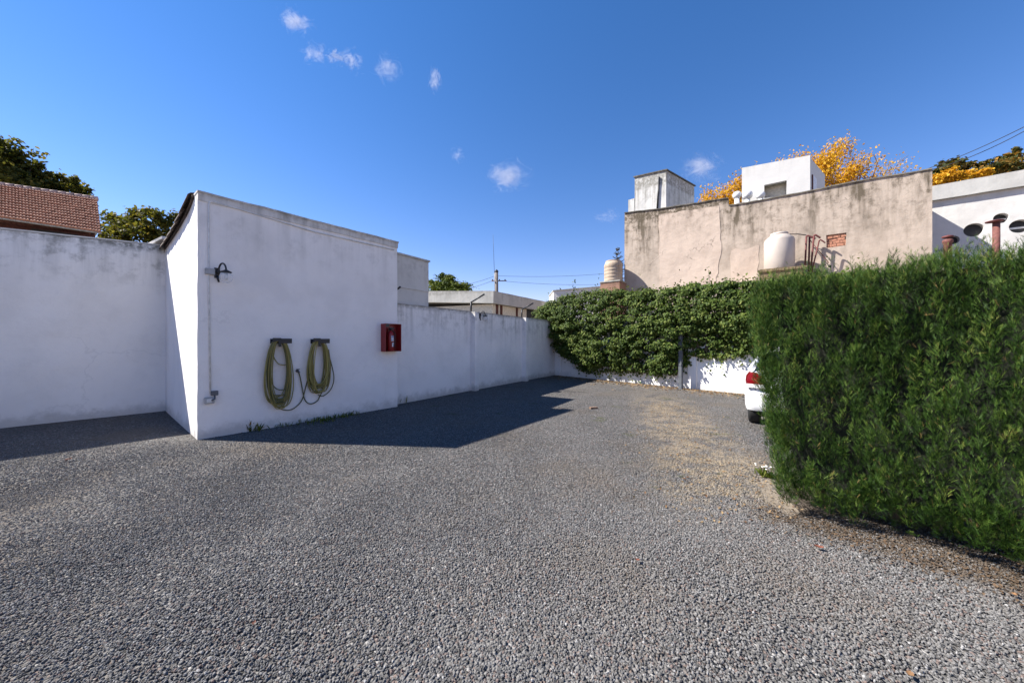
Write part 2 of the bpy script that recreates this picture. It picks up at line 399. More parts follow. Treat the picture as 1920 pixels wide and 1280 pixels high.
m_roofbox = stucco('rooftop_render', (.58, .57, .54), 10.9, .75, 1.7, (.2, .19, .16), 0, .06, .9, .25, sfreq=4)
m_roofbox2 = stucco('rooftop_white', (.54, .53, .51), 11.7, .55, 1.2, (.32, .30, .26), 0, .03, .6, .2, sfreq=5)
m_whouse = stucco('white_house_render', (.62, .60, .57), 8.2, .4, 1.8, (.36, .34, .30), 0, .07, .4, .35)
m_conc = stucco('fascia_concrete', (.47, .46, .42), 4.6, .55, .7, (.22, .21, .18), 0, .1, .5, .3)
m_greybox = stucco('grey_render', (.60, .575, .53), 3.95, .6, .8, (.24, .23, .2), 0, .1, .35, .3, z0=2)
m_cream = simple('cream_paint', (.55, .51, .42), .8)
m_black = simple('black_paint', (.012, .012, .014), .45, spec=.5)
m_dark = simple('dark_recess', (.02, .02, .022), .7)
m_grey = simple('grey_plastic', (.36, .36, .355), .6)
m_steel = simple('grey_steel', (.10, .108, .12), .55, .2)
m_pvc = simple('white_pvc', (.62, .62, .61), .5)
m_red = simple('red_enamel', (.22, .009, .011), .4)
m_redbr = simple('rusted_red_pipe', (.10, .022, .02), .7, var=.35, scale=9)
m_terra = simple('terracotta', (.13, .046, .036), .8, var=.3)
m_brick = simple('brick', (.37, .17, .105), .9, var=.35, scale=16, bumpy=.3)
m_mortar = simple('mortar', (.42, .36, .30), .95)
m_tile = simple('roof_tile', (.34, .155, .10), .85, var=.35, scale=7)
m_ridge = simple('ridge_tile', (.42, .30, .25), .85, var=.3, scale=5)
m_oldtile = simple('mossy_tile', (.085, .06, .045), .95, var=.5, scale=14, bumpy=.4)
m_timber = simple('red_timber', (.075, .022, .016), .8, var=.4)
m_bark = simple('bark', (.10, .078, .06), .95, var=.4, scale=20, bumpy=.5)
m_twig = simple('pale_twig', (.20, .15, .11), .9, var=.3)
m_tank = simple('beige_tank', (.43, .375, .325), .5, var=.04, scale=3)
m_tank2 = stucco('old_tank', (.46, .37, .28), 6.5, .8, 1.6, (.22, .15, .095), 0, .12, .5, .15)
m_pole = simple('pole_concrete', (.17, .145, .13), .9)
m_wire = simple('wire', (.02, .02, .022), .6)

# ------------------------------------------------------------------ left wall
def wall_poly(P, a0, a1, z_a, z_b, th, mb=None):      # wall standing behind its face plane
    mb = mb or MB()
    q = [P.pt(a0, 0), P.pt(a1, 0), P.pt(a1, 0, -th), P.pt(a0, 0, -th)]
    mb.prism(q, -.15, [z_a, z_b, z_b, z_a]); return mb
LWL = (SHB - LW0).length
t = thing('perimeter_wall', 'tall shaded white wall with mouldy top edge left of the shed', 'wall', LW0)
wall_poly(LWP, -6, LWL + .25, 3.30, 3.80, .2).build('wall_face', m_lwall, t, rough=(.16, .007))
mb = MB(); mb.prism([LWP.pt(-6, 0, .012), LWP.pt(LWL - .01, 0, .012), LWP.pt(LWL - .01, 0, -.21), LWP.pt(-6, 0, -.21)], [3.305, 3.795, 3.795, 3.305], [3.335, 3.825, 3.825, 3.335])
mb.build('coping', stucco('coping_left', (.62, .6, .55), 3.9, .4, .5, (.2, .19, .16), 0), t, rough=(.2, .006))

# ------------------------------------------------------------------ the shed
t = thing('shed', 'white rendered shed with one sunlit end and two hoses hung on its shaded front', 'shed', SH0)
EDP = Plane(SH0, SHB - SH0); EDL = (SHB - SH0).length         # end wall; its n points inwards, so offsets below are negative outwards
en = -EDP.n if EDP.n.dot(Vector((-1, -1, 0))) < 0 else EDP.n   # outward normal
ZT = 4.05
mb = MB(); q = [SHP.pt(0, 0), SHP.pt(SHL, 0), SHP.pt(SHL, 0, -.22), SHP.pt(0, 0, -.22)]
mb.prism(q, -.15, [ZT - .15] * 4); mb.build('front_wall', m_shed, t, rough=(.14, .008))
def sh_end(k): return SH0 + (SHB - SH0) * k
th = SHP.d * .2
prof = [(.062, 3.99), (.15, 3.90), (.27, 3.84), (.5, 3.78), (.75, 3.74), (1.0, 3.71)]
mb = MB()
for (k0, z0), (k1, z1) in zip(prof[:-1], prof[1:]):
    a, b_ = sh_end(k0), sh_end(k1)
    mb.prism([a, a + th, b_ + th, b_], -.15, [z0, z0, z1, z1])
mb.build('end_wall', m_shed, t)
mb = MB(); mb.pbox(SHP, .004, SHL + .01, ZT - .155, ZT - .03, -.225, .016); mb.build('cornice', m_cornice, t, rough=(.12, .009))
mb = MB(); mb.pbox(SHP, -.004, SHL + .025, ZT - .031, ZT, -.23, .028); mb.build('coping', m_cornice, t, rough=(.12, .01))
mb = MB(); mb.pbox(SHP, .62, SHL - .01, -.1, .075, -.05, .016); mb.build('plinth', m_shed, t, rough=(.09, .012))
mb = MB()
bk = (SHB - SH0) * 1.0
mb.prism([SH0 + bk * .99, SH0 + bk * .99 + SHP.d * SHL, SH0 + bk * .93 + SHP.d * SHL, SH0 + bk * .93], -.1, 3.7)
mb.prism([SH1 - SHP.d * .2 - SHP.n * .22, SH1 - SHP.n * .22, SH1 + bk * .93, SH1 + bk * .93 - SHP.d * .2], -.1, [3.8, 3.8, 3.65, 3.65])
mb.build('rear_wall', m_shed, t)
# lean-to roof: slab + overlapping barrel tiles seen along the sunlit end
mb = MB()
for (k0, z0), (k1, z1) in zip(prof[:-1], prof[1:]):
    a, b_ = sh_end(k0) + en * .03, sh_end(k1) + en * .03
    L = SHP.d * (SHL - .05)
    mb.add([a + Vector((0, 0, z0 + .01)), a + L + Vector((0, 0, z0 + .01)), b_ + L + Vector((0, 0, z1 + .01)), b_ + Vector((0, 0, z1 + .01)),
            a + Vector((0, 0, z0 + .05)), a + L + Vector((0, 0, z0 + .05)), b_ + L + Vector((0, 0, z1 + .05)), b_ + Vector((0, 0, z1 + .05))],
           [(0, 3, 2, 1), (4, 5, 6, 7), (0, 1, 5, 4), (1, 2, 6, 5), (2, 3, 7, 6), (3, 0, 4, 7)])
roof = mb.build('roof', m_oldtile, t)
def prof_z(k):
    for (k0, z0), (k1, z1) in zip(prof[:-1], prof[1:]):
        if k <= k1: return z0 + (z1 - z0) * (k - k0) / (k1 - k0)
    return prof[-1][1]
rngp = random.Random(4)
tl = None
for col_ in range(6):
    for i in range(7):
        ka = (.08 if col_ == 0 else .14) + i * .135; kb = ka + .175
        lift = .06 + ((.03 if i == 0 else .02 if i == 1 else 0) if col_ == 0 else -.03)
        pa = sh_end(ka) + en * (.05 - 0) + SHP.d * (.06 + col_ * .24); pb = sh_end(kb) + en * .05 + SHP.d * (.06 + col_ * .24)
        za, zb = prof_z(ka) + lift + rngp.uniform(-.012, .012), prof_z(min(kb, 1)) + lift * .75
        mb = MB(); n = 6; vv = []
        for r_ in (.115, .098):
            for (p, z, rs) in ((pa, za, .88), (pb, zb, 1.08)):
                for j in range(n + 1):
                    a = math.pi * j / n
                    vv.append(p + SHP.d * (math.cos(a) * r_ * rs) + Vector((0, 0, z + math.sin(a) * r_ * rs - .06)))
        m_ = n + 1
        fs = [[j, j + 1, m_ + j + 1, m_ + j] for j in range(n)] + [[2 * m_ + j + 1, 2 * m_ + j, 3 * m_ + j, 3 * m_ + j + 1] for j in range(n)]
        fs += [[j + 1, j, 2 * m_ + j, 2 * m_ + j + 1] for j in range(n)] + [[m_ + j, m_ + j + 1, 3 * m_ + j + 1, 3 * m_ + j] for j in range(n)]
        fs += [[0, m_, 3 * m_, 2 * m_], [m_ - 1, 3 * m_ - 1, 4 * m_ - 1, 2 * m_ - 1]]
        mb.add(vv, fs, False)
        mb.build('roof_tile', m_oldtile, roof)
mb = MB(); e0, e1 = at(287, 462, 7.9), at(318, 447, 7.75)
mb.obox((e0 + e1) / 2, (e1 - e0).normalized(), HT, (0, 0, 1), ((e1 - e0).length / 2, .12, .03)); mb.build('eave_board', m_cornice, t)

# conduit with its junction box (fixed to the wall, one run)
def spx(px, py, off=0): return SHP.sz(px, py, off)
t = thing('conduit', 'thin grey conduit running down the shed front beside its sunlit corner', 'conduit', SHP.px(391, 640))
a_c, z_c = spx(391, 376); _, z_j = spx(391, 509); _, z_o = spx(391, 735)
mb = MB(); mb.tube([SHP.pt(a_c + .02, z_o - .02, .012), SHP.pt(a_c, z_j, .012), SHP.pt(a_c, z_c - .06, .012), SHP.pt(a_c + .02, z_c - .015, .012), SHP.pt(a_c + .07, z_c, .012), SHP.pt(a_c + 1.6, ZT - .235, .012), SHP.pt(SHL - .1, ZT - .225, .012)], .011, 8)
mb.build('pipe', simple('painted_conduit', (.6, .6, .59), .6), t)
mb = MB(); mb.pbox(SHP, a_c - .05, a_c + .075, z_j - .05, z_j + .05, 0, .05); mb.build('junction_box', m_grey, t, bevel=.006)
a_o, z_o2 = spx(391, 750); t = thing('electrical_outlet', 'small grey outlet box low on the shed corner with dark plug above', 'outlet box', SHP.pt(a_o, z_o2))
mb = MB(); mb.pbox(SHP, a_o - .06, a_o + .065, z_o2 - .055, z_o2 + .05, 0, .07); mb.build('box', m_grey, t, bevel=.008)
mb = MB(); mb.pbox(SHP, a_o - .035, a_o + .03, z_o2 - .03, z_o2 + .03, .07, .082); mb.build('cover_flap', m_pvc, t, bevel=.004)
mb = MB(); mb.pbox(SHP, a_o + .025, a_o + .115, z_o2 + .075, z_o2 + .15, .0, .06); mb.tube([SHP.pt(a_o + .07, z_o2 + .08, .05), SHP.pt(a_o + .065, z_o2 + .02, .08), SHP.pt(a_o + .02, z_o2, .085)], .012); mb.build('plug', m_steel, t, bevel=.006)

# globe wall lamps
m_globe, nt, b, pos = newmat('clear_globe')
b.inputs['Base Color'].default_value = (.85, .87, .88, 1); b.inputs['Roughness'].default_value = .06
tp = node(nt, 'ShaderNodeBsdfTransparent'); lw = node(nt, 'ShaderNodeLayerWeight', {'Blend': .35})
mx = node(nt, 'ShaderNodeMixShader', {0: sstep(nt, lw.outputs['Facing'], .1, 1., .12, .75), 1: tp.outputs[0], 2: b.outputs[0]})
nt.links.new(mx.outputs[0], nt.nodes['Material Output'].inputs[0])
def lamp(P, a, z, label, lean):
    o = P.pt(a, z); t = thing('wall_lamp', label, 'wall lamp', o, 'globe wall lamps')
    m_ = (P.n + P.d * lean).normalized(); q = lambda al, zz, off: P.pt(a + al, z + zz) + m_ * off
    mb = MB(); mb.obox(q(0, 0, .012), P.d, P.n, (0, 0, 1), (.035, .012, .085)); mb.tube([q(0, .02, .02), q(0, .02, .06)], .028, 10)
    mb.tube([q(0, -.04, .02), q(0, -.10, .03), q(.005, -.15, .045)], [.02, .016, .013], 8); mb.build('wall_plate', m_black, t)
    mb = MB(); pts = []
    for i in range(15):
        u = math.pi * (1.0 - i / 14 * 1.0)
        pts.append(q(.0, .03 + .125 * math.sin(u), .05 + .085 + .085 * math.cos(u)))
    mb.tube([q(0, .0, .04)] + pts, .013, 8); mb.build('arm', m_black, t)
    mb = MB(); mb.lathe(q(0, .0, .22), [(.02, .045), (.03, .035), (.075, .012), (.078, 0), (.04, -.01)][::-1], 24); mb.build('cap', m_black, t)
    mb = MB(); mb.lathe(q(0, 0, .22), [(.002, -.175)] + [(.092 * math.sin(u), -.083 + .092 * math.cos(u)) for u in [math.pi * (1 - i / 14) for i in range(1, 13)]] + [(.03, .0)], 28); mb.build('globe', m_globe, t)
    mb = MB(); mb.lathe(q(0, 0, .22), [(.004, -.13), (.022, -.115), (.028, -.085), (.022, -.055), (.016, -.01)], 16); mb.build('bulb', m_pvc, t)
    return t
a, z = spx(406, 512); lamp(SHP, a, z, 'black swan neck globe lamp beside the junction box on the shed front', .42)
a, z = SDP.sz(899, 592); lamp(SDP, a, z, 'black swan neck globe lamp on the low side wall by a pilaster', 2.4)

# hose hangers and the coiled hoses
m_hose = leafmat('hose_rubber', [(.05, .058, .028), (.13, .125, .035), (.33, .28, .09), (.20, .16, .05)], 0, .45)
def hanger(pxc, label):
    a, z = spx(pxc, 640); t = thing('hose_hanger', label, 'hose hanger', SHP.pt(a, z), 'black hose hangers')
    mb = MB(); mb.pbox(SHP, a - .15, a + .13, z - .04, z + .05, 0, .012); mb.build('back_plate', m_black, t)
    mb = MB(); n = 8; vv = []
    for off in (.012, .15):
        for rr_ in (.16, .145):
            for j in range(n + 1):
                u = math.pi * (.12 + .76 * j / n); vv.append(SHP.pt(a + rr_ * math.cos(u) * .95, z - .045 + rr_ * .62 * math.sin(u), off))
    m_ = n + 1
    fs = []
    for j in range(n): fs += [[j, j + 1, 2 * m_ + j + 1, 2 * m_ + j], [m_ + j + 1, m_ + j, 3 * m_ + j, 3 * m_ + j + 1], [2 * m_ + j, 2 * m_ + j + 1, 3 * m_ + j + 1, 3 * m_ + j]]
    mb.add(vv, fs); mb.build('saddle', m_black, t)
    mb = MB(); mb.pbox(SHP, a - .02, a + .155, z - .035, z + .055, .15, .165); mb.pbox(SHP, a - .155, a - .02, z + .005, z + .065, .15, .165); mb.pbox(SHP, a - .065, a - .02, z - .10, z + .01, .15, .165); mb.build('front_plate', m_black, t, bevel=.004)
    return a, z
def hose(a, z, bot_px, hw, seed, label, extra):
    rg = random.Random(seed)
    t = thing('garden_hose', label, 'garden hose', SHP.pt(a, z), 'coiled garden hoses')
    _, zb = spx(520, bot_px)
    L = z - zb
    V, Fq, T = [], [], []
    def add_tube(pts, r, tint):
        mb = MB(); mb.tube(pts, r, 6, False)
        base = sum(len(x) for x in V)
        V.append(np.array([tuple(v) for v in mb.v])); Fq.append(np.array(mb.f) + base); T.append(np.full(len(mb.v), tint))
    for k in range(24):
        w_ = hw * rg.uniform(.70, 1.06); l_ = L * rg.uniform(.80, 1.0); off = rg.uniform(.02, .135); sk = rg.uniform(-.05, .05); ph = rg.uniform(-.025, .025); kk = rg.uniform(0, 6)
        pts = []
        for i in range(33):
            u = 2 * math.pi * i / 32
            y = -math.cos(u)                              # -1 top, 1 bottom
            fz = (y + 1) / 2; sx = math.sin(u); sx = math.copysign(abs(sx) ** .62, sx); wx = w_ * (.80 + .32 * fz - .12 * fz ** 4)
            pts.append(SHP.pt(a + sx * wx + sk * fz + ph, z + .012 - l_ * fz + .012 * math.sin(3 * u + kk), off * (1 - .25 * fz) + .012))
        add_tube(pts, .0086, rg.choice([.1, .3, .42, .5, .6, .66, .8, .95]))
    for e in extra: add_tube(e, .010, rg.choice([.15, .5]))
    Vn, Fn, Tn = np.concatenate(V), np.concatenate(Fq), np.concatenate(T)
    fast_mesh('coil', Vn, Fn, m_hose, t, Tn, True)
    return t
a1, z1 = hanger(524, 'black hose hanger on the shed front, nearer the conduit')
a2, z2 = hanger(597, 'black hose hanger on the shed front, nearer the fire cabinet')
def pl(lst, off=.03): return [SHP.px(x, y, off) for x, y in lst]
def smooth_path(p, n=5):
    out = []
    p = [Vector(x) for x in p]
    for i in range(len(p) - 1):
        p0, p1, p2, p3 = p[max(i - 1, 0)], p[i], p[i + 1], p[min(i + 2, len(p) - 1)]
        for j in range(n):
            u = j / n
            out.append(.5 * ((2 * p1) + (p2 - p0) * u + (2 * p0 - 5 * p1 + 4 * p2 - p3) * u * u + (3 * p1 - p0 - 3 * p2 + p3) * u ** 3))
    return out + [p[-1]]
HW = (spx(546, 700)[0] - spx(492, 700)[0]) / 2
hose(spx(520, 640)[0], z1, 766, HW * .86, 1, 'olive green hose in a long coil left of the wall tap',
     [smooth_path(pl([(513, 645), (512, 665), (520, 680), (531, 684), (540, 680), (540, 660)], .08)), smooth_path(pl([(507, 700), (512, 722), (525, 731), (540, 728)], .07)),
      smooth_path(pl([(512, 757), (528, 767), (545, 768), (560, 758), (568, 745), (574, 722), (580, 700)], .03))])
hose(spx(595, 640)[0], z2, 747, HW * .80, 2, 'olive green hose with a loose outer loop right of the wall tap',
     [smooth_path(pl([(612, 650), (622, 685), (626, 710), (620, 730), (606, 742), (596, 740)], .09)), smooth_path(pl([(616, 655), (620, 690), (614, 720), (603, 728)], .05)),
      smooth_path(pl([(585, 660), (585, 705), (596, 722), (612, 724)], .06)),
      smooth_path(pl([(559, 696), (563, 708), (568, 735), (572, 750), (582, 757), (594, 752), (600, 742), (604, 734)], .03))])
a, z = spx(557, 695); t = thing('wall_tap', 'small dark tap on the shed front between the two hoses', 'tap', SHP.pt(a, z))
mb = MB(); mb.tube([SHP.pt(a, z, 0), SHP.pt(a, z, .07), SHP.pt(a + .012, z - .035, .085)], .014, 8); mb.lathe(SHP.pt(a, z, 0), [(.03, 0), (.03, .008)], 12, SHP.n); mb.build('spout', m_steel, t)
mb = MB(); mb.pbox(SHP, a - .028, a + .028, z + .03, z + .04, .04, .062); mb.tube([SHP.pt(a, z, .05), SHP.pt(a, z + .035, .05)], .007, 6); mb.build('handle', m_black, t)

# fire extinguisher cabinet (open red box) with the extinguisher standing in it
ca0, cz1 = spx(719, 607); ca1, cz0 = spx(747, 658)
ca0, ca1 = spx(722, 630, .18)[0], min(spx(749, 630, .05)[0], SHL - .02)
t = thing('fire_cabinet', 'red metal fire extinguisher cabinet at the far end of the shed front', 'fire cabinet', SHP.pt((ca0 + ca1) / 2, cz0))
mb = MB(); mb.pbox(SHP, ca0, ca1, cz0, cz1, 0, .01); mb.build('back_panel', m_red, t)
for nm, r_ in (('side_panel', (ca0, ca0 + .008, cz0, cz1, .01, .2)), ('side_panel', (ca1 - .008, ca1, cz0, cz1, .01, .2)), ('top_panel', (ca0 + .008, ca1 - .008, cz1 - .008, cz1, .01, .2)), ('bottom_panel', (ca0 + .008, ca1 - .008, cz0, cz0 + .008, .01, .2))):
    mb = MB(); mb.pbox(SHP, *r_); mb.build(nm, m_red, t)
mb = MB(); mb.pbox(SHP, ca0 + .012, ca0 + .10, cz1 - .075, cz1 - .012, .185, .199); mb.build('hood', m_black, t)
ex = SHP.pt(ca0 + (ca1 - ca0) * .46, cz0 + .008, .095)
t = thing('fire_extinguisher', 'red fire extinguisher with white label standing in the open red cabinet', 'extinguisher', ex)
h_ = (cz1 - cz0)
mb = MB(); mb.lathe(ex, [(.07, 0), (.078, .012), (.078, h_ * .60), (.065, h_ * .68), (.03, h_ * .72), (.022, h_ * .75)], 20); mb.build('cylinder', m_red, t)
mb = MB(); mb.lathe(ex + Vector((0, 0, h_ * .75)), [(.026, 0), (.03, .03), (.018, .05)], 12); mb.obox(ex + Vector((0, 0, h_ * .75 + .06)) + SHP.d * .03, SHP.d, SHP.n, (0, 0, 1), (.06, .012, .01)); mb.obox(ex + Vector((0, 0, h_ * .75 + .035)) + SHP.d * .04, SHP.d, SHP.n, (0, 0, 1), (.05, .01, .008)); mb.build('valve', m_black, t)
mb = MB(); mb.tube(smooth_path([ex + Vector((0, 0, h_ * .77)) + SHP.d * .02, ex + SHP.d * .115 + Vector((0, 0, h_ * .66)), ex + SHP.d * .12 + Vector((0, 0, h_ * .4)), ex + SHP.d * .11 + Vector((0, 0, h_ * .12))]), .011, 8); mb.build('hose', m_black, t)
m_lab, nt, b, pos = newmat('printed_label')
cc = mixc(nt, sstep(nt, noise(nt, mapv(nt, pos, (30, 30, 55)), 1.2, 1), .5, .53), (.62, .64, .66), (.12, .16, .33)); nt.links.new(cc, b.inputs['Base Color'])
def label_patch(nm, z0, z1, u0, u1):
    mb = MB(); vv = []; k = 6
    for zz in (z0, z1):
        for j in range(k + 1):
            u = u0 + (u1 - u0) * j / k; vv.append(ex + (SHP.n * math.cos(u) + SHP.d * math.sin(u)) * .0795 + Vector((0, 0, zz)))
    mb.add(vv, [[j, j + 1, k + 2 + j, k + 1 + j] for j in range(k)], True); mb.build(nm, m_lab, t)
label_patch('label', h_ * .36, h_ * .56, -.35, .75); label_patch('label', h_ * .16, h_ * .31, -.1, .75)

# ------------------------------------------------------------------ side wall with pilasters
t = thing('side_wall', 'low white boundary wall with two pilasters running from shed to ivy', 'wall', SDP0)
wall_poly(SDP, -.25, SDL + .1, 2.56, 2.55, .16).build('wall_face', m_swall, t, rough=(.17, .006))
mb = MB(); mb.prism([SDP.pt(-.25, 0, .008), SDP.pt(SDL + .1, 0, .008), SDP.pt(SDL + .1, 0, -.17), SDP.pt(-.25, 0, -.17)], 2.548, 2.585); mb.build('coping', stucco('coping_side', (.5, .48, .44), 2.6, .7, .3, (.2, .19, .16), 0), t, rough=(.17, .008))
pil_a = []
for px_ in (886, 981):
    a = SDP.sz(px_, 650)[0]; pil_a.append(a)
    mb = MB(); q = [SDP.pt(a - .1, 0, .19), SDP.pt(a + .1, 0, .19), SDP.pt(a + .1, 0, -.02), SDP.pt(a - .1, 0, -.02)]
    mb.prism([p for p in q], -.1, [2.565] * 4); mb.build('pilaster', m_swall, t, rough=(.12, .006))
# bent steel posts on the wall top
def bent_post(P, a, h, out, rise, label, back=0.08):
    t = thing('bent_post', label, 'fence post', P.pt(a, 2.58, -back), 'bent steel posts on the wall')
    mb = MB(); p0, p1 = P.pt(a, 2.55, -back), P.pt(a, 2.58 + h, -back)
    mb.tube([p0, p1], .03, 4); mb.build('upright', m_black, t)
    mb = MB(); mb.tube([p1 - Vector((0, 0, .02)), p1 + P.n * out + P.d * out * .15 + Vector((0, 0, rise))], .027, 4); mb.build('arm', m_black, t)
bent_post(SDP, pil_a[0] + .02, .33, .5, .22, 'black bent steel post above the pilaster beside the globe lamp')
bent_post(SDP, pil_a[1] + .02, .34, .5, .22, 'black bent steel post above the pilaster nearest the ivy')
bent_post(SDP, -.1, .3, .22, .1, 'stub of black bent post showing past the shed corner')

# ------------------------------------------------------------------ ivy wall, post
t = thing('rear_wall', 'low white wall in full sun under the overhanging ivy', 'wall', IV0)
wall_poly(IVP, -.16, 15, 2.5, 2.5, .18).build('wall_face', m_iwall, t, rough=(.25, .005))
for px_ in (1049, 1299):
    a = IVP.sz(px_, 700)[0]; mb = MB(); mb.pbox(IVP, a - .13, a + .13, -.1, 2.45, -.02, .07); mb.build('pilaster', m_iwall, t)
pp = G(1277, 729) + IVP.n * .03
t = tag(MB().build('x', None), None); bpy.data.objects.remove(t)
t = thing('steel_post', 'grey square steel post standing in front of the ivy', 'post', pp)
mb = MB(); mb.obox(pp + Vector((0, 0, 1.0)), IVP.d, IVP.n, (0, 0, 1), (.055, .055, 1.1)); mb.build('shaft', m_steel, t, bevel=.006)
mb = MB(); mb.obox(pp + Vector((0, 0, .01)), IVP.d, IVP.n, (0, 0, 1), (.09, .09, .01)); mb.build('base_plate', m_steel, t)

# ------------------------------------------------------------------ ivy
rng = np.random.default_rng(7)
LEAF_V = np.array([(0, -.5, 0), (-.36, -.1, .08), (0, 0, -.02), (.36, -.1, .08), (-.2, .3, .03), (.2, .3, .03), (0, .55, -.08)], float)
LEAF_F = np.array([(0, 2, 1), (0, 3, 2), (1, 2, 4), (2, 3, 5), (4, 2, 6), (2, 5, 6)])
m_ivy = leafmat('ivy_leaf', [(.018, .034, .006), (.044, .078, .012), (.095, .135, .022), (.20, .22, .06)], .32, .6, .18)
def ivy_profile(a):          # top and bottom of the mass along the wall, read at its own plane
    xs = [IVP.sz(p, 600)[0] for p in (1005, 1030, 1060, 1090, 1130, 1180, 1230, 1270, 1284, 1300, 1330, 1370, 1400)]
    bot = [IVP.sz(p, q)[1] for p, q in ((1005, 600), (1030, 640), (1060, 664), (1090, 690), (1130, 714), (1180, 716), (1230, 722), (1270, 722), (1284, 700), (1300, 676), (1330, 684), (1370, 680), (1400, 676))]
    top = [IVP.sz(p, q)[1] for p, q in ((1005, 588), (1030, 572), (1060, 560), (1090, 552), (1130, 548), (1180, 548), (1230, 546), (1270, 540), (1284, 539), (1300, 538), (1330, 534), (1370, 532), (1400, 534))]
    xs += [15]; bot += [1.1]; top += [3.2]
    return np.interp(a, xs, bot) + .42 * np.clip((a - 1.7) / 1.2, 0, 1) * (a < IVP.sz(1284, 600)[0]) + .2 * (a >= IVP.sz(1284, 600)[0]), np.interp(a, xs, top)
amax = 10.5
N_CL = 800
ca = rng.uniform(-.75, amax, N_CL); bo, to = ivy_profile(ca)
cz = bo + (to - bo) * rng.uniform(0.0, 1, N_CL) ** .9
fz = (cz - bo) / np.maximum(to - bo, .1)
bulge = .04 + .60 * np.sin(np.clip(fz, 0, 1) ** .75 * math.pi * .85 + .02) ** .9
bulge = np.where(ca > IVP.sz(1284, 600)[0], bulge * np.clip(fz * 1.5, .12, 1), bulge)
co = bulge * rng.uniform(.45, 1.05, N_CL)
rad = rng.uniform(.12, .30, N_CL)
n_leaf = 84
pts = []; nrm = []; tn = []
IVD, IVN = np.array(IVP.d), np.array(IVP.n)
for i in range(N_CL):
    u = rng.normal(size=(n_leaf, 3)); u /= np.linalg.norm(u, axis=1, keepdims=True)
    rr_ = rad[i] * rng.uniform(.5, 1.05, n_leaf)
    P0 = np.array(IVP.p) + IVD * ca[i] + IVN * co[i] + np.array([0, 0, cz[i]])
    loc = u * rr_[:, None] * np.array([1.25, 1.1, .62])
    pts.append(P0 + loc); nrm.append(u * .55 + IVN * .55 + np.array([0, 0, .55]) + rng.normal(size=(n_leaf, 3)) * .35)
    tn.append(np.clip(rng.normal(.45 + rng.uniform(-.15, .15), .2, n_leaf), 0, 1))
k = 21000  # backing leaves close to the wall, tinted dark as shade between the clumps
a_ = rng.uniform(-.7, amax, k); b_, t_ = ivy_profile(a_)
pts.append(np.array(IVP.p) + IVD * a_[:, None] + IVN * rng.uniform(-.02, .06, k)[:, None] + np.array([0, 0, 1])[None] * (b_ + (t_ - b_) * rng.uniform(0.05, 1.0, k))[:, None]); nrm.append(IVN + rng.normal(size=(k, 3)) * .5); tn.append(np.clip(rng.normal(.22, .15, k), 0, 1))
# loose hanging leaves along the lower edge and sprigs above
k = 1500
a_ = rng.uniform(-.5, amax, k); b_, t_ = ivy_profile(a_)
pts.append(np.array(IVP.p) + IVD * a_[:, None] + IVN * rng.uniform(.02, .13, k)[:, None] + np.array([0, 0, 1])[None] * (b_ - rng.exponential(.10, k) + .1)[:, None]); nrm.append(IVN + rng.normal(size=(k, 3)) * .5 + np.array([0, 0, .4])); tn.append(np.clip(rng.normal(.62, .2, k), 0, 1))
k = 1400
a_ = rng.uniform(-.3, amax, k); b_, t_ = ivy_profile(a_)
sp_ = np.sin(a_ * 7.3) * np.sin(a_ * 17.1)
pts.append(np.array(IVP.p) + IVD * a_[:, None] + IVN * rng.uniform(-.1, .4, k)[:, None] + np.array([0, 0, 1])[None] * (t_ - .06 + rng.exponential(.05, k) * (1 + 2.2 * np.maximum(sp_, 0)))[:, None]); nrm.append(rng.normal(size=(k, 3)) * .6 + np.array([0, 0, .8])); tn.append(np.clip(rng.normal(.6, .2, k), 0, 1))
pts = np.concatenate(pts); nrm = np.concatenate(nrm); tn = np.concatenate(tn)
side_n = np.array(SDP.n); keep = ((pts - np.array(SDP.p)) @ side_n > .03) | (pts[:, 2] > 2.6)
keep &= pts[:, 2] > .05
pts, nrm, tn = pts[keep], nrm[keep], tn[keep]
dn = np.array([0, 0, -1.])[None] + rng.normal(size=pts.shape) * .55
V, Fq, T = scatter(LEAF_V, LEAF_F, pts, rot_frames(nrm, -dn * -1), rng.uniform(.055, .105, len(pts)), rng, tn)
ivy = thing('ivy', 'thick green ivy hanging over the rear wall between side wall and hedge', 'ivy', IVP.pt(3, 0))
tag(fast_mesh('foliage', V, Fq, m_ivy, ivy, T), kind='stuff')
mb = MB(); rg = random.Random(11)
for i in range(60):
    a = rg.uniform(0, amax); b0, t0 = [float(x) for x in ivy_profile(a)]
    p = [IVP.pt(a, max(.02, b0 - .05), .06)]
    for j in range(5): p.append(p[-1] + Vector((0, 0, (t0 - b0) / 5)) + IVP.d * rg.uniform(-.15, .15) + IVP.n * rg.uniform(-.02, .09))
    mb.tube(p, [.016, .014, .012, .01, .008, .005], 5)
for a, zt in ((IVP.sz(1331, 600)[0], 505), (IVP.sz(1362, 600)[0], 520), (IVP.sz(1395, 600)[0], 525), (IVP.sz(1078, 600)[0], 528)):
    zz = IVP.sz(1331, zt)[1]; p0 = IVP.pt(a, 3.0, .1); mb.tube([p0, p0 + Vector((.03, 0, (zz - 3) * .5)), p0 + Vector((.0, .02, zz - 3))], [.012, .008, .004], 5)
mb.build('stem', m_bark, ivy)
SP = []
for (px_, y0_, y1_) in ((1331, 545, 505), (1362, 545, 520), (1395, 545, 522), (1078, 560, 528)):
    a = IVP.sz(px_, 600)[0]
    for j in range(16):
        y = y0_ + (y1_ - y0_) * j / 15; z = IVP.sz(px_, y)[1]; SP.append(np.array(IVP.pt(a, z, .1)) + rng.normal(size=3) * .045)
SP = np.array(SP)
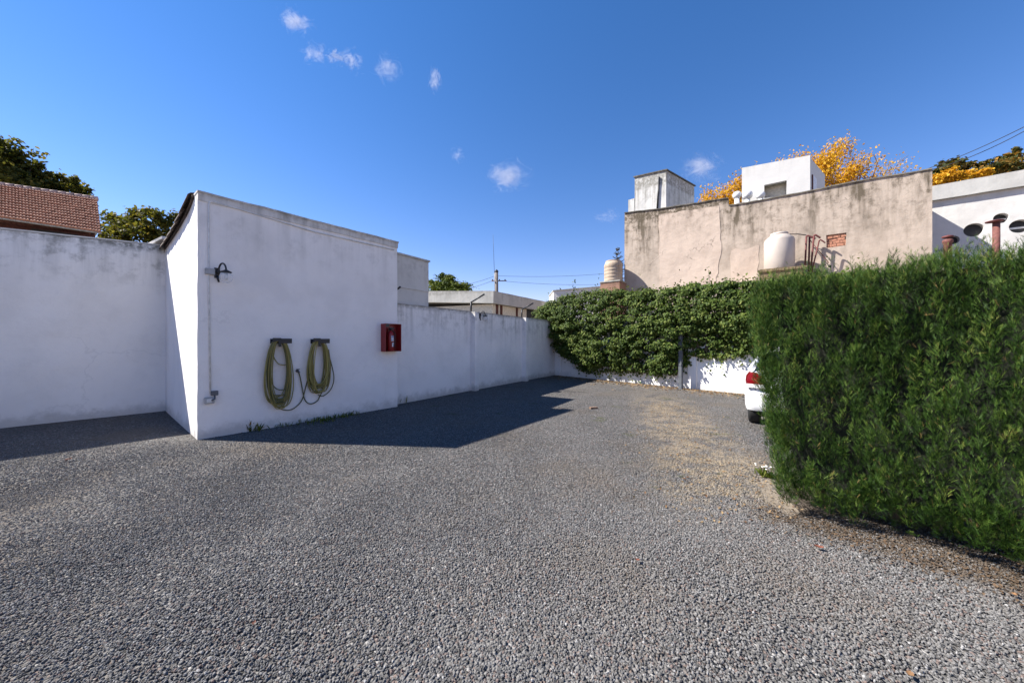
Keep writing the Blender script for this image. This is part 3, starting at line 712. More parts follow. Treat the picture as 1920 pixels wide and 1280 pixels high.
V, Fq, T = scatter(LEAF_V, LEAF_F, SP, rot_frames(rng.normal(size=SP.shape) + np.array([0, 0, .5]), rng.normal(size=SP.shape)), rng.uniform(.07, .12, len(SP)), rng, np.clip(rng.normal(.35, .2, len(SP)), 0, 1))
tag(fast_mesh('sprig', V, Fq, m_ivy, ivy, T), kind='stuff')

# ------------------------------------------------------------------ hedge
rng = np.random.default_rng(21)
def spray_template(n_side, seed):
    """a flat conifer spray: a stalk with curved, forked side shoots that shorten to the tip"""
    rg = np.random.default_rng(seed); V = []; Fq = []
    def shoot(p, ang, L, wd, bend, lift, n=1):
        b = len(V); pp = np.array(p, float)
        for i in range(n + 1):
            u = i / n; a = ang + bend * u
            d = np.array([math.sin(a), math.cos(a), lift]); w_ = wd * (1 - .75 * u) * (.8 + .6 * u * (1 - u) * 4 * .5)
            s_ = np.array([math.cos(a), -math.sin(a), 0.]) * w_
            V.append(pp - s_); V.append(pp + s_)
            pp = pp + d * L / n
        for i in range(n): Fq.append((b + 2 * i, b + 2 * i + 1, b + 2 * i + 3, b + 2 * i + 2))
        return pp
    shoot((0, 0, 0), 0, 1.0, .030, rg.uniform(-.25, .25), rg.uniform(-.12, .02), 2)
    for i in range(n_side):
        u = .08 + .86 * i / n_side
        for sgn in (-1, 1):
            if rg.random() < .1: continue
            L = .52 * (1 - u) ** .7 + .2; a = sgn * rg.uniform(.22, .5)
            p = (rg.uniform(-.02, .02), u, rg.uniform(-.03, .03))
            q = shoot(p, a, L * rg.uniform(.8, 1.15), .027, -sgn * rg.uniform(.2, .5), rg.uniform(-.18, .12))
    return np.array(V), np.array(Fq)
HN = -HT
HL, HTK, HZ = 3.6, 1.15, 2.27
def hedge_lump(s, z, k=0):
    return .055 * np.sin(s * 5.1 + 1.3 * np.sin(z * 2.3 + k)) + .045 * np.sin(z * 6.1 + s * 3.7 + k) + .03 * np.sin(s * 13.1 + z * 4.2 + k) + .02 * np.sin(z * 15 + 9 * s) + .032 * np.sin(s * 29 + 2.2 * np.sin(z * 1.9 + k)) + .02 * np.sin(s * 53 + 3 * np.sin(z * 2.6))
def hedge_batter(z): return .03 - .05 * np.exp(-np.maximum(z - .12, 0) / .15) - .10 * np.clip((z - 1.75) / .6, 0, 1) ** 2
hh, he, ht, hn, ho = [], np.array(HE), np.array(HT), np.array(HN), np.array(HO)
up = np.array([0, 0, 1.])
P_, A_, N_, T_, S_ = [], [], [], [], []
def zlow(s): return .12 - .09 * np.clip((.95 - s) / .6, 0, 1) - .07 * np.clip((s - 1.1) / .5, 0, 1) + .035 * np.sin(s * 4.2 + .7) + .03 * np.sin(s * 11)
def end_in(z): return np.interp(z, [0, .1, .41, .93, 1.29, 2.1], [.27, .24, .15, .10, .018, .012])   # how far the clipped end leans in
def plumes(base, out, axis, n_sp, length, tint0):
    """upright feathery shoots: each plume is a stalk line with sprays set round it, smaller towards the tip"""
    m = len(base); ax = axis / np.linalg.norm(axis, axis=1, keepdims=True)
    L = rng.uniform(*length, m); tp = rng.normal(0, .13, m) + tint0
    u = rng.uniform(0, 1, (m, n_sp))
    rad = rng.normal(size=(m, n_sp, 3)); rad -= (rad * ax[:, None]).sum(2, keepdims=True) * ax[:, None]; rad /= np.linalg.norm(rad, axis=2, keepdims=True) + 1e-9
    wd = .033 * (1 - .75 * u) + .004
    P = base[:, None] + ax[:, None] * (u * L[:, None])[..., None] + rad * (wd * rng.uniform(.3, 1, (m, n_sp)))[..., None]
    d = ax[:, None] * 1.0 + rad * (.5 - .3 * u)[..., None] + rng.normal(size=(m, n_sp, 3)) * .13
    nn = np.cross(d, rad) + rng.normal(size=(m, n_sp, 3)) * .35 + out[:, None] * .5
    P_.append(P.reshape(-1, 3)); A_.append(d.reshape(-1, 3)); N_.append(nn.reshape(-1, 3))
    T_.append((tp[:, None] + .20 * (u - .5) + rng.normal(0, .10, (m, n_sp))).ravel()); S_.append((rng.uniform(.028, .062, (m, n_sp)) * (1 - .25 * u)).ravel())
def face(k, s, z, p0, e_, n_, k2, round_d, n_sp=29, length=(.10, .26), t0=.40):
    o_ = hedge_batter(z) + hedge_lump(s, z, k2) * .62 - rng.exponential(.035, k) - .02
    rd = np.clip((.30 - s) / .33, 0, 1) ** 2 * round_d
    low = np.clip(1 - (z - .1) / .45, 0, 1)
    base = p0 + e_ * s[:, None] + n_ * (o_ - rd)[:, None] + up * z[:, None]
    out = np.repeat(n_[None], k, 0) - e_ * (rd * 3)[:, None]
    plumes(base, out, up * (1 - .35 * low)[:, None] + out * (rng.uniform(.02, .17, k) + .10 * low)[:, None] + rng.normal(size=(k, 3)) * .15, n_sp, length, t0)
HZ = 2.21
k = 2450; s = rng.uniform(-.02, 2.6, k); v_ = np.concatenate([rng.uniform(0, 1, k - 420), rng.uniform(.86, 1, 220), rng.uniform(0, .12, 200)])
z = zlow(s) + (HZ - .14 + .035 * s - zlow(s)) * v_; e0 = end_in(z); face(k, e0 + (2.6 - e0) * (s / 2.6), z, ho, he, hn, 0, .0)
k = 900; s = rng.uniform(-.02, HTK, k); zz = .10 + (HZ - .24) * rng.uniform(0, 1, k); face(k, s, zz, ho + he * end_in(zz)[:, None], ht, -he, 2.2, .0)
k = 150; s = rng.uniform(0, HTK, k); face(k, s, .15 + (HZ - .24) * rng.uniform(0, 1, k), ho + he * 2.72, ht, he, 4.2, .0)
k = 180; s = rng.uniform(0, 2.8, k); face(k, s, .2 + (HZ - .3) * rng.uniform(0, 1, k), ho + ht * HTK, he, ht, 5, .1)
k = 950; s = rng.uniform(0, 2.8, k); q_ = rng.uniform(.02, HTK, k)
z = HZ - .13 + .035 * s + .03 * np.sin(s * 6 + 2 * q_) + .03 * np.sin(s * 15 + q_ * 9) - .07 * np.clip((.35 - s) / .35, 0, 1) ** 2
out = np.repeat(up[None], k, 0)
plumes(ho + he * s[:, None] + ht * q_[:, None] + up * z[:, None], hn + out * .2, out + rng.normal(size=(k, 3)) * .14, 24, (.08, .20), .48)
P_, A_, N_, tint, size = [np.concatenate(x) for x in (P_, A_, N_, T_, S_)]
tint = np.clip(tint, 0, .93); tint[rng.random(len(P_)) < .008] = 1.0
m_hedge = leafmat('cypress_spray', [(.007, .019, .003), (.017, .043, .006), (.044, .094, .012), (.14, .20, .036), (.2, .14, .05)], .25, .6, .2)
hedge = thing('hedge', 'big clipped dark green conifer hedge filling the right side of the yard', 'hedge', HO)
Vs, Fs, Ts, base = [], [], [], 0
which = rng.integers(0, 6, len(P_))
for i in range(6):
    TV, TF = spray_template(3, 50 + i); mk = which == i
    V, Fq, T = scatter(TV, TF, P_[mk], rot_frames(N_[mk], A_[mk]), size[mk][:, None] * np.array([.84, 1.0, 1.0]), rng, tint[mk])
    Vs.append(V); Fs.append(Fq + base); Ts.append(T); base += len(V)
tag(fast_mesh('foliage', np.concatenate(Vs), np.concatenate(Fs), m_hedge, hedge, np.concatenate(Ts)), kind='stuff')
mb = MB(); rg = random.Random(5)
for i in range(9):
    p = HO + HE * (.45 + i * .25) + HT * (.5 + rg.uniform(-.1, .1))
    mb.tube([p + Vector((0, 0, -.1)), p + Vector((.02, .02, .8)), p + Vector((0, .03, 1.9))], [.045, .035, .012], 7)
mb.build('trunk', m_bark, hedge)
m_inner = simple('dark_core', (.009, .012, .005), 1., var=.5, scale=30)
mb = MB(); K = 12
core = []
for zc in (.24, .6, 1.1, HZ - .1):        # solid core added inside the sprays to block light, coloured as inner shade
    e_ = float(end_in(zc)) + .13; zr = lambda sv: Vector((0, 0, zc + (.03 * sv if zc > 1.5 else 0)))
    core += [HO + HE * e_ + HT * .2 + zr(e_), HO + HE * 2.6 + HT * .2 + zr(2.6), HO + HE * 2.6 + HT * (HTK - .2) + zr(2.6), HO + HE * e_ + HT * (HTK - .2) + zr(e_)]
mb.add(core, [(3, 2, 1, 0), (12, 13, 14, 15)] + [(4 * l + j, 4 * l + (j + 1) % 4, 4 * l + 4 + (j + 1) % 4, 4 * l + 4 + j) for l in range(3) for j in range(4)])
mb.build('dark_core', m_inner, hedge)

# ------------------------------------------------------------------ parked car (rear corner shows past the hedge)
def car():
    CO = Vector((4.25, 6.22, 0)); FW = Vector((.612, .791, 0)); RT = Vector((.791, -.612, 0))
    t = thing('parked_car', 'white car parked nose to the rear wall, tail peeking past the hedge', 'car', CO)
    m_body, nt, b, pos = newmat('white_car_paint')
    b.inputs['Base Color'].default_value = (.78, .79, .8, 1); b.inputs['Roughness'].default_value = .3; b.inputs['Coat Weight'].default_value = .6; b.inputs['Coat Roughness'].default_value = .05
    m_glass = simple('car_glass', (.01, .012, .014), .05, spec=.8); m_tyre = simple('tyre_rubber', (.016, .016, .017), .85); m_rim = simple('alloy_rim', (.5, .5, .51), .3, .9)
    m_lens, nt, b, pos = newmat('red_lens'); b.inputs['Base Color'].default_value = (.14, .003, .006, 1); b.inputs['Roughness'].default_value = .1; b.inputs['Coat Weight'].default_value = .7
    m_trim = simple('black_trim', (.02, .02, .021), .6)
    W = 1.70; c = lambda x, y, z: CO + RT * x + FW * y + Vector((0, 0, z))
    # body shell: cross-sections along the length, (y, half width, bottom, belt)
    sec = [(0.0, .66, .46, .86), (.05, .76, .42, .98), (.16, .82, .40, 1.03), (.45, .845, .36, 1.05), (.8, .85, .3, 1.06), (1.4, .85, .24, 1.02), (2.6, .85, .24, .98), (3.2, .845, .3, .95), (3.7, .82, .36, .86), (4.05, .72, .4, .74), (4.18, .58, .46, .66)]
    mb = MB(); ring = []
    for (y, hw, zb, zt) in sec:
        zm = zb + (zt - zb) * .5
        pr = [(-hw * .86, zb), (-hw * .97, zb + .07), (-hw, zm), (-hw * .985, zt - .12), (-hw * .90, zt - .02), (-hw * .6, zt + .015), (0, zt + .03)]
        pr += [(-x, z) for x, z in pr[-2::-1]]
        ring.append([c(W / 2 + x, y, z) for x, z in pr])
    k = len(ring[0]); vv = [p for r_ in ring for p in r_]
    fs = [[i * k + j, i * k + (j + 1) % k, (i + 1) * k + (j + 1) % k, (i + 1) * k + j] for i in range(len(ring) - 1) for j in range(k)]
    fs += [list(range(k))[::-1], [(len(ring) - 1) * k + j for j in range(k)]]
    mb.add(vv, fs, True); body = mb.build('body', m_body, t)
    md = body.modifiers.new('sub', 'SUBSURF'); md.levels = md.render_levels = 2
    # cabin
    cab = [(.55, .62, 1.05, 1.06), (1.05, .62, 1.05, 1.38), (1.4, .61, 1.03, 1.46), (2.2, .61, 1.0, 1.47), (2.6, .6, .99, 1.40), (3.2, .62, .95, .97)]
    def loft(rows, names, mat, up_=0., grow_=0.):
        mb = MB(); rg_ = []
        for (y, hw, zb, zt) in rows:
            rg_.append([c(W / 2 + x, y, z) for x, z in ((-hw - .14, zb - .05), (-hw * .98 - grow_, zt - .06 + up_ * 0), (-hw * .8, zt + up_), (0, zt + .02 + up_), (hw * .8, zt + up_), (hw * .98 + grow_, zt - .06 + up_ * 0), (hw + .14, zb - .05))])
        k = 7; vv = [p for r_ in rg_ for p in r_]
        mb.add(vv, [[i * k + j, i * k + j + 1, (i + 1) * k + j + 1, (i + 1) * k + j] for i in range(len(rows) - 1) for j in range(k - 1)], True)
        return mb.build(names, mat, t)
    loft(cab, 'windows', m_glass)
    mb = MB(); rows = cab[1:5]; vv = []
    for (y, hw, zb, zt) in rows:
        vv += [c(W / 2 + x, y, z) for x, z in ((-hw * 1.0, zt - .07), (-hw * .8, zt + .012), (0, zt + .035), (hw * .8, zt + .012), (hw * 1.0, zt - .07))]
    mb.add(vv, [[i * 5 + j, i * 5 + j + 1, (i + 1) * 5 + j + 1, (i + 1) * 5 + j] for i in range(3) for j in range(4)], True); mb.build('roof', m_body, t)
    for sx in (-1, 1):
        mb = MB()
        mb.tube([c(W / 2 + sx * .80, .5, 1.06), c(W / 2 + sx * .62, 1.05, 1.37)], .045, 6); mb.build('roof_pillar', m_body, t); mb = MB(); mb.tube([c(W / 2 + sx * .62, 2.6, 1.4), c(W / 2 + sx * .76, 3.2, .98)], .035, 6); mb.build('roof_pillar', m_body, t)
        mb = MB(); vv = []                     # rear lamp wrapped round the corner
        for zi, (zz, x0, x1) in enumerate(((1.045, .80, .70), (.97, .845, .60), (.88, .855, .56), (.80, .85, .52), (.765, .84, .54))):
            for xx, yy in ((x0 + .005, .34), (x0 + .004, .19), (x0 - .035, .06), ((x0 + x1) / 2 - .01, -.005), (x1 - .02, -.02)):
                vv.append(c(W / 2 + sx * xx, yy, zz))
        fs = [[i * 5 + j, i * 5 + j + 1, (i + 1) * 5 + j + 1, (i + 1) * 5 + j] for i in range(4) for j in range(4)]
        mb.add(vv, fs if sx < 0 else [f[::-1] for f in fs], True); tl_ = mb.build('tail_lamp', m_lens, t)
        mb = MB(); vv = []
        for zz, x0, x1 in ((.835, .868, .51), (.77, .864, .50)):
            for xx, yy in ((x0 + .006, .2), (x0 - .022, .035), ((x0 + x1) / 2 - .005, -.034), (x1 - .01, -.05)): vv.append(c(W / 2 + sx * xx, yy, zz))
        fs = [[j, j + 1, 5 + j, 4 + j] for j in range(3)]
        mb.add(vv, fs if sx < 0 else [f[::-1] for f in fs], True); mb.build('reversing_lens', m_pvc, tl_)
    mb = MB(); vv = []                         # bumper
    for zz, g in ((.70, .0), (.66, .03), (.50, .035), (.42, .015), (.36, -.03)):
        for xx, yy in ((.86, .62), (.865, .3), (.83, .03), (.70, -.05), (.35, -.075), (0, -.085), (-.35, -.075), (-.70, -.05), (-.83, .03), (-.865, .3), (-.86, .62)):
            vv.append(c(W / 2 - xx * (1 + g * .25), yy - g, zz))
    mb.add(vv, [[i * 11 + j, i * 11 + j + 1, (i + 1) * 11 + j + 1, (i + 1) * 11 + j] for i in range(4) for j in range(10)], True); mb.build('bumper', m_body, t)
    mb = MB(); mb.obox(c(W / 2, 2.1, .28), RT, FW, (0, 0, 1), (.62, 1.75, .07)); mb.build('underbody', m_trim, t)
    for x in (.11, W - .11):
        for y in (.78, 3.35):
            mb = MB(); sg = -1 if x < W / 2 else 1
            mb.lathe(c(x, y, .31) - RT * .1, [(.20, -.004), (.27, .0), (.305, .02), (.31, .06), (.31, .14), (.305, .18), (.27, .2), (.20, .204)], 28, RT); ty = mb.build('wheel', m_tyre, t)
            mb = MB(); mb.lathe(c(x, y, .31) + RT * (sg * .06), [(.20, 0), (.19, .02), (.06, .035), (.02, .035)] if sg > 0 else [(.02, -.035), (.06, -.035), (.19, -.02), (.20, 0)], 20, RT); mb.build('rim', m_rim, ty)
    mb = MB(); mb.obox(c(W / 2, -.045, .88), RT, FW, (0, 0, 1), (.26, .006, .06)); mb.build('number_plate', m_pvc, t)
car()

# ------------------------------------------------------------------ tall beige house with its rooftop
def bsz(px, py, off=0): return BP.sz(px, py, off)
t = thing('tall_house', 'tall weathered beige house wall with two rooftop boxes behind the ivy', 'house', BA)
def curve_wall(name, P, outline, holes, depth, mat, parent, off=0.):
    """a wall plate of the given outline (s, z) with real openings, thick by depth behind its face"""
    cu = bpy.data.curves.new(name, 'CURVE'); cu.dimensions = '2D'; cu.fill_mode = 'BOTH'; cu.extrude = depth / 2
    for poly in [outline] + holes:
        sp = cu.splines.new('POLY'); sp.points.add(len(poly) - 1); sp.use_cyclic_u = True
        for i, (s, z) in enumerate(poly): sp.points[i].co = (s, z, 0, 1)
    tmp = bpy.data.objects.new('tmp', cu); COL.objects.link(tmp)
    me = bpy.data.meshes.new_from_object(tmp.evaluated_get(bpy.context.evaluated_depsgraph_get()))
    bpy.data.objects.remove(tmp); bpy.data.curves.remove(cu)
    o0 = origin(parent); me.name = name
    for v in me.vertices: v.co = P.pt(v.co.x, v.co.y, v.co.z - depth / 2 + off) - o0
    me.materials.clear(); me.update()
    return link(name, me, mat, parent)
sB = bsz(1748, 400)[0]
out = [(0, -.1)] + [(sB, -.1)] + [bsz(*p) for p in ((1748, 318), (1690, 328), (1600, 342), (1520, 359), (1440, 374), (1366, 387), (1365.5, 372), (1280, 386), (1232, 393), (1171, 400))]
br = [bsz(*p) for p in ((1549, 441), (1587, 436), (1586, 460), (1550, 465))]
curve_wall('facade', BP, out, [br], .3, m_beige, t)
m_patch = stucco('patch_render', (.50, .405, .33), 8.9, .8, 1.6, (.13, .10, .075), 0, .12, .5, .6, (.40, .32, .26), .9, sfreq=1.0)
pr = random.Random(3)
def ragged(pts, n=7, amp=.05):
    o = []
    for i, (s0, z0) in enumerate(pts):
        s1, z1 = pts[(i + 1) % len(pts)]
        for j in range(n): o.append((s0 + (s1 - s0) * j / n + pr.uniform(-amp, amp), z0 + (z1 - z0) * j / n + pr.uniform(-amp, amp)))
    return o
curve_wall('render_patch', BP, ragged([bsz(*p) for p in ((1236, 402), (1348, 386), (1352, 470), (1340, 540), (1236, 560))]), [], .02, m_patch, t, .016)
curve_wall('render_patch', BP, ragged([bsz(*p) for p in ((1372, 468), (1424, 462), (1420, 545), (1368, 550))], 6, .07), [], .014, m_patch, t, .011)
# coping strips along the stepped top
m_cop = stucco('coping_house', (.2, .18, .15), 9, .8, 3, (.07, .065, .055), 0, .2, .5, .5)
def ridge_strip(pts, name='coping', h=.05, mat=m_cop):
    mb = MB()
    for (s0, z0), (s1, z1) in zip(pts[:-1], pts[1:]):
        mb.add([BP.pt(s0, z0, .05), BP.pt(s1, z1, .05), BP.pt(s1, z1, -.33), BP.pt(s0, z0, -.33)] + [BP.pt(s0, z0 + h, .05), BP.pt(s1, z1 + h, .05), BP.pt(s1, z1 + h, -.33), BP.pt(s0, z0 + h, -.33)],
               [(0, 3, 2, 1), (4, 5, 6, 7), (0, 1, 5, 4), (1, 2, 6, 5), (2, 3, 7, 6), (3, 0, 4, 7)])
    mb.build(name, mat, t, rough=(.3, .02))
ridge_strip([bsz(*p) for p in ((1747, 318), (1690, 328), (1600, 342), (1520, 359), (1440, 374), (1367, 387))])
ridge_strip([bsz(*p) for p in ((1365, 372), (1280, 386), (1232, 393), (1171, 400))])
# side and back walls, roof deck
bk = -BP.n
mb = MB()
mb.prism([BP.pt(0, 0, -.3), BP.pt(.25, 0, -.3), BP.pt(.25, 0, -8), BP.pt(0, 0, -8)], -.1, 9.2); mb.prism([BP.pt(sB - .25, 0, -.3), BP.pt(sB, 0, -.3), BP.pt(sB, 0, -8), BP.pt(sB - .25, 0, -8)], -.1, 8.3)
mb.prism([BP.pt(.26, 0, -7.7), BP.pt(sB - .26, 0, -7.7), BP.pt(sB - .26, 0, -8), BP.pt(.26, 0, -8)], -.1, 8.2); mb.build('side_wall', m_beige, t)
mb = MB(); mb.prism([BP.pt(.26, 0, -.31), BP.pt(sB - .26, 0, -.31), BP.pt(sB - .26, 0, -7.69), BP.pt(.26, 0, -7.69)], 7.6, 7.8); mb.build('roof', m_conc, t)
# brick patch: recessed courses
bs0, bz1 = bsz(1549, 438); bs1, bz0 = bsz(1588, 464)
mb = MB(); mb.pbox(BP, bs0 - .05, bs1 + .05, bz0 - .1, bz1 + .1, -.2, -.13); mb.build('mortar_bed', m_mortar, t)
rg = random.Random(8); nrow = 6; bh = (bz1 - bz0) / nrow
for r_ in range(nrow):
    s = bs0 - (.12 if r_ % 2 else 0)
    while s < bs1:
        L = rg.uniform(.2, .26); s0_, s1_ = max(s + .008, bs0 + .01), min(s + L, bs1 - .01)
        if s1_ - s0_ > .06:
            mb = MB(); d_ = rg.uniform(-.07, -.02); mb.pbox(BP, s0_, s1_, bz0 + r_ * bh + .012, bz0 + (r_ + 1) * bh - .006, -.128, d_); mb.build('brick', m_brick, t, rough=(.06, .008))
        s += L + .012
# rooftop boxes
BW = Vector((.8, .6, 0))                  # the rooftop boxes run back askew to the front
def bpt(a, off, back): p = BP.pt(a, 0, off); return p + BW * back
def roof_box(name, pxs, off, depth, zb, mat, extra=None):
    (xl, yl), (xr, yr) = pxs
    s0, z0 = BP.sz(xl, yl, off); s1, z1 = BP.sz(xr, yr, off)
    mb = MB(); q = [BP.pt(s0, 0, off), BP.pt(s1, 0, off), bpt(s1, off, depth), bpt(s0, off, depth)]
    mb.prism(q, zb, [z0, z1, z1, z0]); return mb, s0, s1, z0, z1
mb, s0, s1, z0, z1 = roof_box('rooftop_box', ((1190, 333), (1249, 320)), -.6, 3.4, 7.79, m_roofbox); bx = mb.build('rooftop_box', m_roofbox, t, rough=(.35, .012)); bx['label'] = 'streaky white box at the house end'
mb = MB(); mb.prism([BP.pt(s0 - .06, 0, -.54), BP.pt(s1 + .06, 0, -.54), bpt(s1 + .06, -.54, 3.5), bpt(s0 - .06, -.54, 3.5)], [z0 + .003, z1 + .003, z1 + .003, z0 + .003], [z0 + .07, z1 + .07, z1 + .07, z0 + .07]); mb.build('lid', m_cop, bx)
mb = MB(); sp_, zp_ = BP.sz(1236, 332, -.56); _, zq_ = BP.sz(1232, 392, -.56); sq_, _ = BP.sz(1232, 392, -.56); mb.tube([BP.pt(sp_, zp_, -.55), BP.pt(sq_, zq_ - .1, -.55)], .045, 6); mb.build('drain_pipe', m_black, bx)
mb, s0, s1, z0, z1 = roof_box('x', ((1178, 375), (1189, 372)), -.6, 1.6, 7.79, m_roofbox); mb.build('rooftop_block', m_roofbox, t)
OFF = -1.5
s0, z0 = BP.sz(1391, 315, OFF); s1, z1 = BP.sz(1519, 291, OFF); zm = (z0 + z1) / 2
hole = [BP.sz(*p, OFF) for p in ((1433, 347), (1475, 338), (1475, 366), (1433, 372))]
sb_ = curve_wall('stair_box', BP, [(s0, 7.79), (s1, 7.79), (s1, z1), (s0, z0)], [hole], .2, m_roofbox2, t, OFF); sb_['label'] = 'white rooftop stair box with square opening'
mb = MB()
mb.prism([BP.pt(s1 - .18, 0, OFF - .203), BP.pt(s1, 0, OFF - .203), bpt(s1, OFF - .203, 3.0), bpt(s1 - .18, OFF - .203, 3.0)], 7.79, z1 - .003)
mb.prism([BP.pt(s0, 0, OFF - .203), BP.pt(s0 + .18, 0, OFF - .203), bpt(s0 + .18, OFF - .203, 3.0), bpt(s0, OFF - .203, 3.0)], 7.79, z0 - .003)
mb.prism([BP.pt(s0 + .19, 0, OFF - .203), BP.pt(s1 - .19, 0, OFF - .203), bpt(s1 - .19, OFF - .203, 3.0), bpt(s0 + .19, OFF - .203, 3.0)], [z0 - .2, z1 - .2, z1 - .2, z0 - .2], [z0 - .02, z1 - .02, z1 - .02, z0 - .02]); mb.build('box_wall', m_roofbox2, sb_)
mb = MB(); mb.prism([BP.pt(hole[0][0] - .3, 0, OFF - .5), BP.pt(hole[1][0] + .3, 0, OFF - .5), BP.pt(hole[1][0] + .3, 0, OFF - .55), BP.pt(hole[0][0] - .3, 0, OFF - .55)], 7.79, hole[0][1] + .5); mb.build('inner_panel', m_cream, sb_)
mb = MB(); _sd = .0
for a_, b_, mt in ((.35, .5, m_timber), (.5, 1.15, m_pvc)):
    mb = MB(); mb.obox(bpt(s1, OFF - .203, (a_ + b_) / 2) + Vector((.6, -.8, 0)) * .015 + Vector((0, 0, 9.0)), BW, Vector((.6, -.8, 0)), (0, 0, 1), ((b_ - a_) / 2, .02, .95)); mb.build('door' if mt is m_pvc else 'door_frame', mt, sb_)
for px_, r_ in ((1382, .2), (1401, .24), (1426, .2)):
    o = -1.0; s, z = BP.sz(px_, 366, o); p = BP.pt(s, 0, o); zb = 8.5
    mb = MB(); mb.lathe(p + Vector((0, 0, 7.8)), [(.12, 0), (.12, z - 7.8 - r_)], 14); mb.lathe(p + Vector((0, 0, z)), [(r_ * math.sin(u) + .01, -r_ * math.cos(u)) for u in [math.pi * i / 9 for i in range(10)]], 16); mb.build('vent_cowl', m_pvc, t)

# water tanks, platforms, pipes
def tank(P0, z0, r, h, mat, label, rings, neck):
    t = thing('water_tank', label, 'water tank', P0 + Vector((0, 0, z0)), 'rooftop water tanks')
    pr = [(r * .96, 0), (r, .03)]
    for i in range(1, rings + 1):
        zz = h * .78 * i / (rings + 1); pr += [(r, zz - .04), (r * .975, zz - .015), (r * .975, zz + .015), (r, zz + .04)]
    pr += [(r, h * .78), (r * .93, h * .84), (r * neck + .02, h * .93)] + ([(r * neck, h * .935)] if neck < .75 else [])
    mb = MB(); mb.lathe(P0 + Vector((0, 0, z0)), pr, 40); mb.build('shell', mat, t)
    mb = MB(); mb.lathe(P0 + Vector((0, 0, z0)), [(r * neck, h * .931), (r * neck * 1.03, h * .95), (r * neck * 1.03, h * .985), (r * neck * .85, h), (.05, h * 1.005)], 32); mb.build('lid', mat, t)
    return t
TP = Vector((12.1, 15.46, 0)); ztk = 4.83
tank(TP, ztk, .56, 1.67, m_tank, 'smooth pale beige water tank in front of the beige house above the hedge', 0, .58)
mb = MB(); mb.tube([TP + Vector((.3, -.2, ztk + 1.44)), TP + Vector((.6, -.4, ztk + 1.42))], .05, 8)
t1 = thing('tank_building', 'low rooftop behind the hedge carrying the pale water tank', 'building', TP - Vector((0, 0, 0)))
mb = MB(); mb.prism([BP.pt(4.6, 0, 2.6), BP.pt(11.9, 0, 2.6), BP.pt(11.9, 0, .02), BP.pt(4.6, 0, .02)], -.1, 4.2); mb.build('wall', m_beige, t1)
mb = MB(); mb.prism([TP + BP.d * -.72 + BP.n * .7, TP + BP.d * .85 + BP.n * .7, TP + BP.d * .85 - BP.n * .6, TP + BP.d * -.72 - BP.n * .6], 4.202, 4.81); m_ledge = simple('mossy_ledge', (.16, .12, .065), .95, var=.4); mb.build('tank_platform', m_ledge, t1, rough=(.15, .02))
mb = MB()
for i in range(9):
    p = TP + BP.d * (-.7 + i * .19) + BP.n * .73
    mb = MB(); mb.obox(p + Vector((0, 0, 4.74)), BP.d, BP.n, (0, 0, 1), (.088, .03, .05)); mb.build('brick', m_ledge, t1)
def pipe(pxy, label, bend, d, off=.35, r=.035):
    (x0, y0), (x1, y1) = pxy
    p0, p1 = BP.px(x0, y0, off), BP.px(x1, y1, off)
    t = thing('vent_pipe', label, 'pipe', p0, 'rusty pipes beside the pale tank')
    mb = MB(); mb.tube([p0, p1], r, 8); mb.build('shaft', m_redbr, t)
    mb = MB(); e = p1 + BP.d * bend[0] + Vector((0, 0, bend[1])); mb.tube(smooth_path([p1 - Vector((0, 0, .02)), p1 + BP.d * bend[0] * .25 + Vector((0, 0, .02)), e]), r * 1.05, 8); mb.build('elbow', m_redbr, t)
pipe(((1509, 510), (1512, 443)), 'straight rusty vent pipe nearest the pale water tank', (.2, -.1), 1, .38)
pipe(((1516, 510), (1518, 445)), 'straight rusty vent pipe in the middle of the three beside the tank', (.2, -.1), 1, .30)
pipe(((1520, 510), (1526, 442)), 'straight rusty vent pipe farthest of three from the pale tank', (.22, -.14), 1, .42)
pipe(((1522, 510), (1536, 451)), 'dark leaning pipe with bent tip beside the rusty vent pipes', (.2, -.14), 1, .5, .026)
t = thing('tank_brace', 'thin diagonal iron brace reaching from the rusty pipes to the wall', 'brace', BP.px(1530, 460, .3))
mb = MB(); mb.tube([BP.px(1517, 448, .3), BP.px(1554, 493, .2), BP.px(1543, 498, .2)], .016, 6); mb.build('rod', m_redbr, t)
t = thing('feed_pipe', 'thin dark feed pipe from the pale tank lid to the vent pipes', 'pipe', TP + Vector((0, 0, 6.4)))
mb = MB(); mb.tube([at(1474, 440, 15.3), at(1482, 439, 15.3), BP.px(1497, 439, .35), BP.px(1512, 441, .38)], .02, 6); mb.build('run', m_black, t)
T2 = Vector((6.06, 20.44, 0)); z2k = CAMZ + (640 - 529) / F * 20.44
tank(T2, z2k, .53, 1.28, m_tank2, 'old stained ribbed water tank at the left corner of the beige house', 4, .8)
t = thing('tank_stand', 'brick stand under the old ribbed tank behind the ivy', 'tank stand', T2)
mb = MB(); mb.obox(T2 + Vector((0, 0, (z2k - .06) / 2)), BP.d, BP.n, (0, 0, 1), (.58, .56, (z2k - .06) / 2)); mb.build('pier', stucco('stand_brick', (.30, .17, .12), 5, .4, 1, (.1, .07, .05), 0, .2), t)
mb = MB(); mb.obox(T2 + Vector((0, 0, z2k - .03)), BP.d, BP.n, (0, 0, 1), (.62, .6, .03)); mb.build('slab', m_conc, t)
t = thing('downpipe', 'dark downpipe between the old tank and the beige house edge', 'pipe', T2 + BP.d * .6)
mb = MB(); p = BP.px(1166.5, 600, .06); mb.tube([Vector((p.x, p.y, 3.5)), Vector((p.x, p.y, CAMZ + (640 - 492) / F * p.y))], .035, 6); mb.build('shaft', m_black, t)

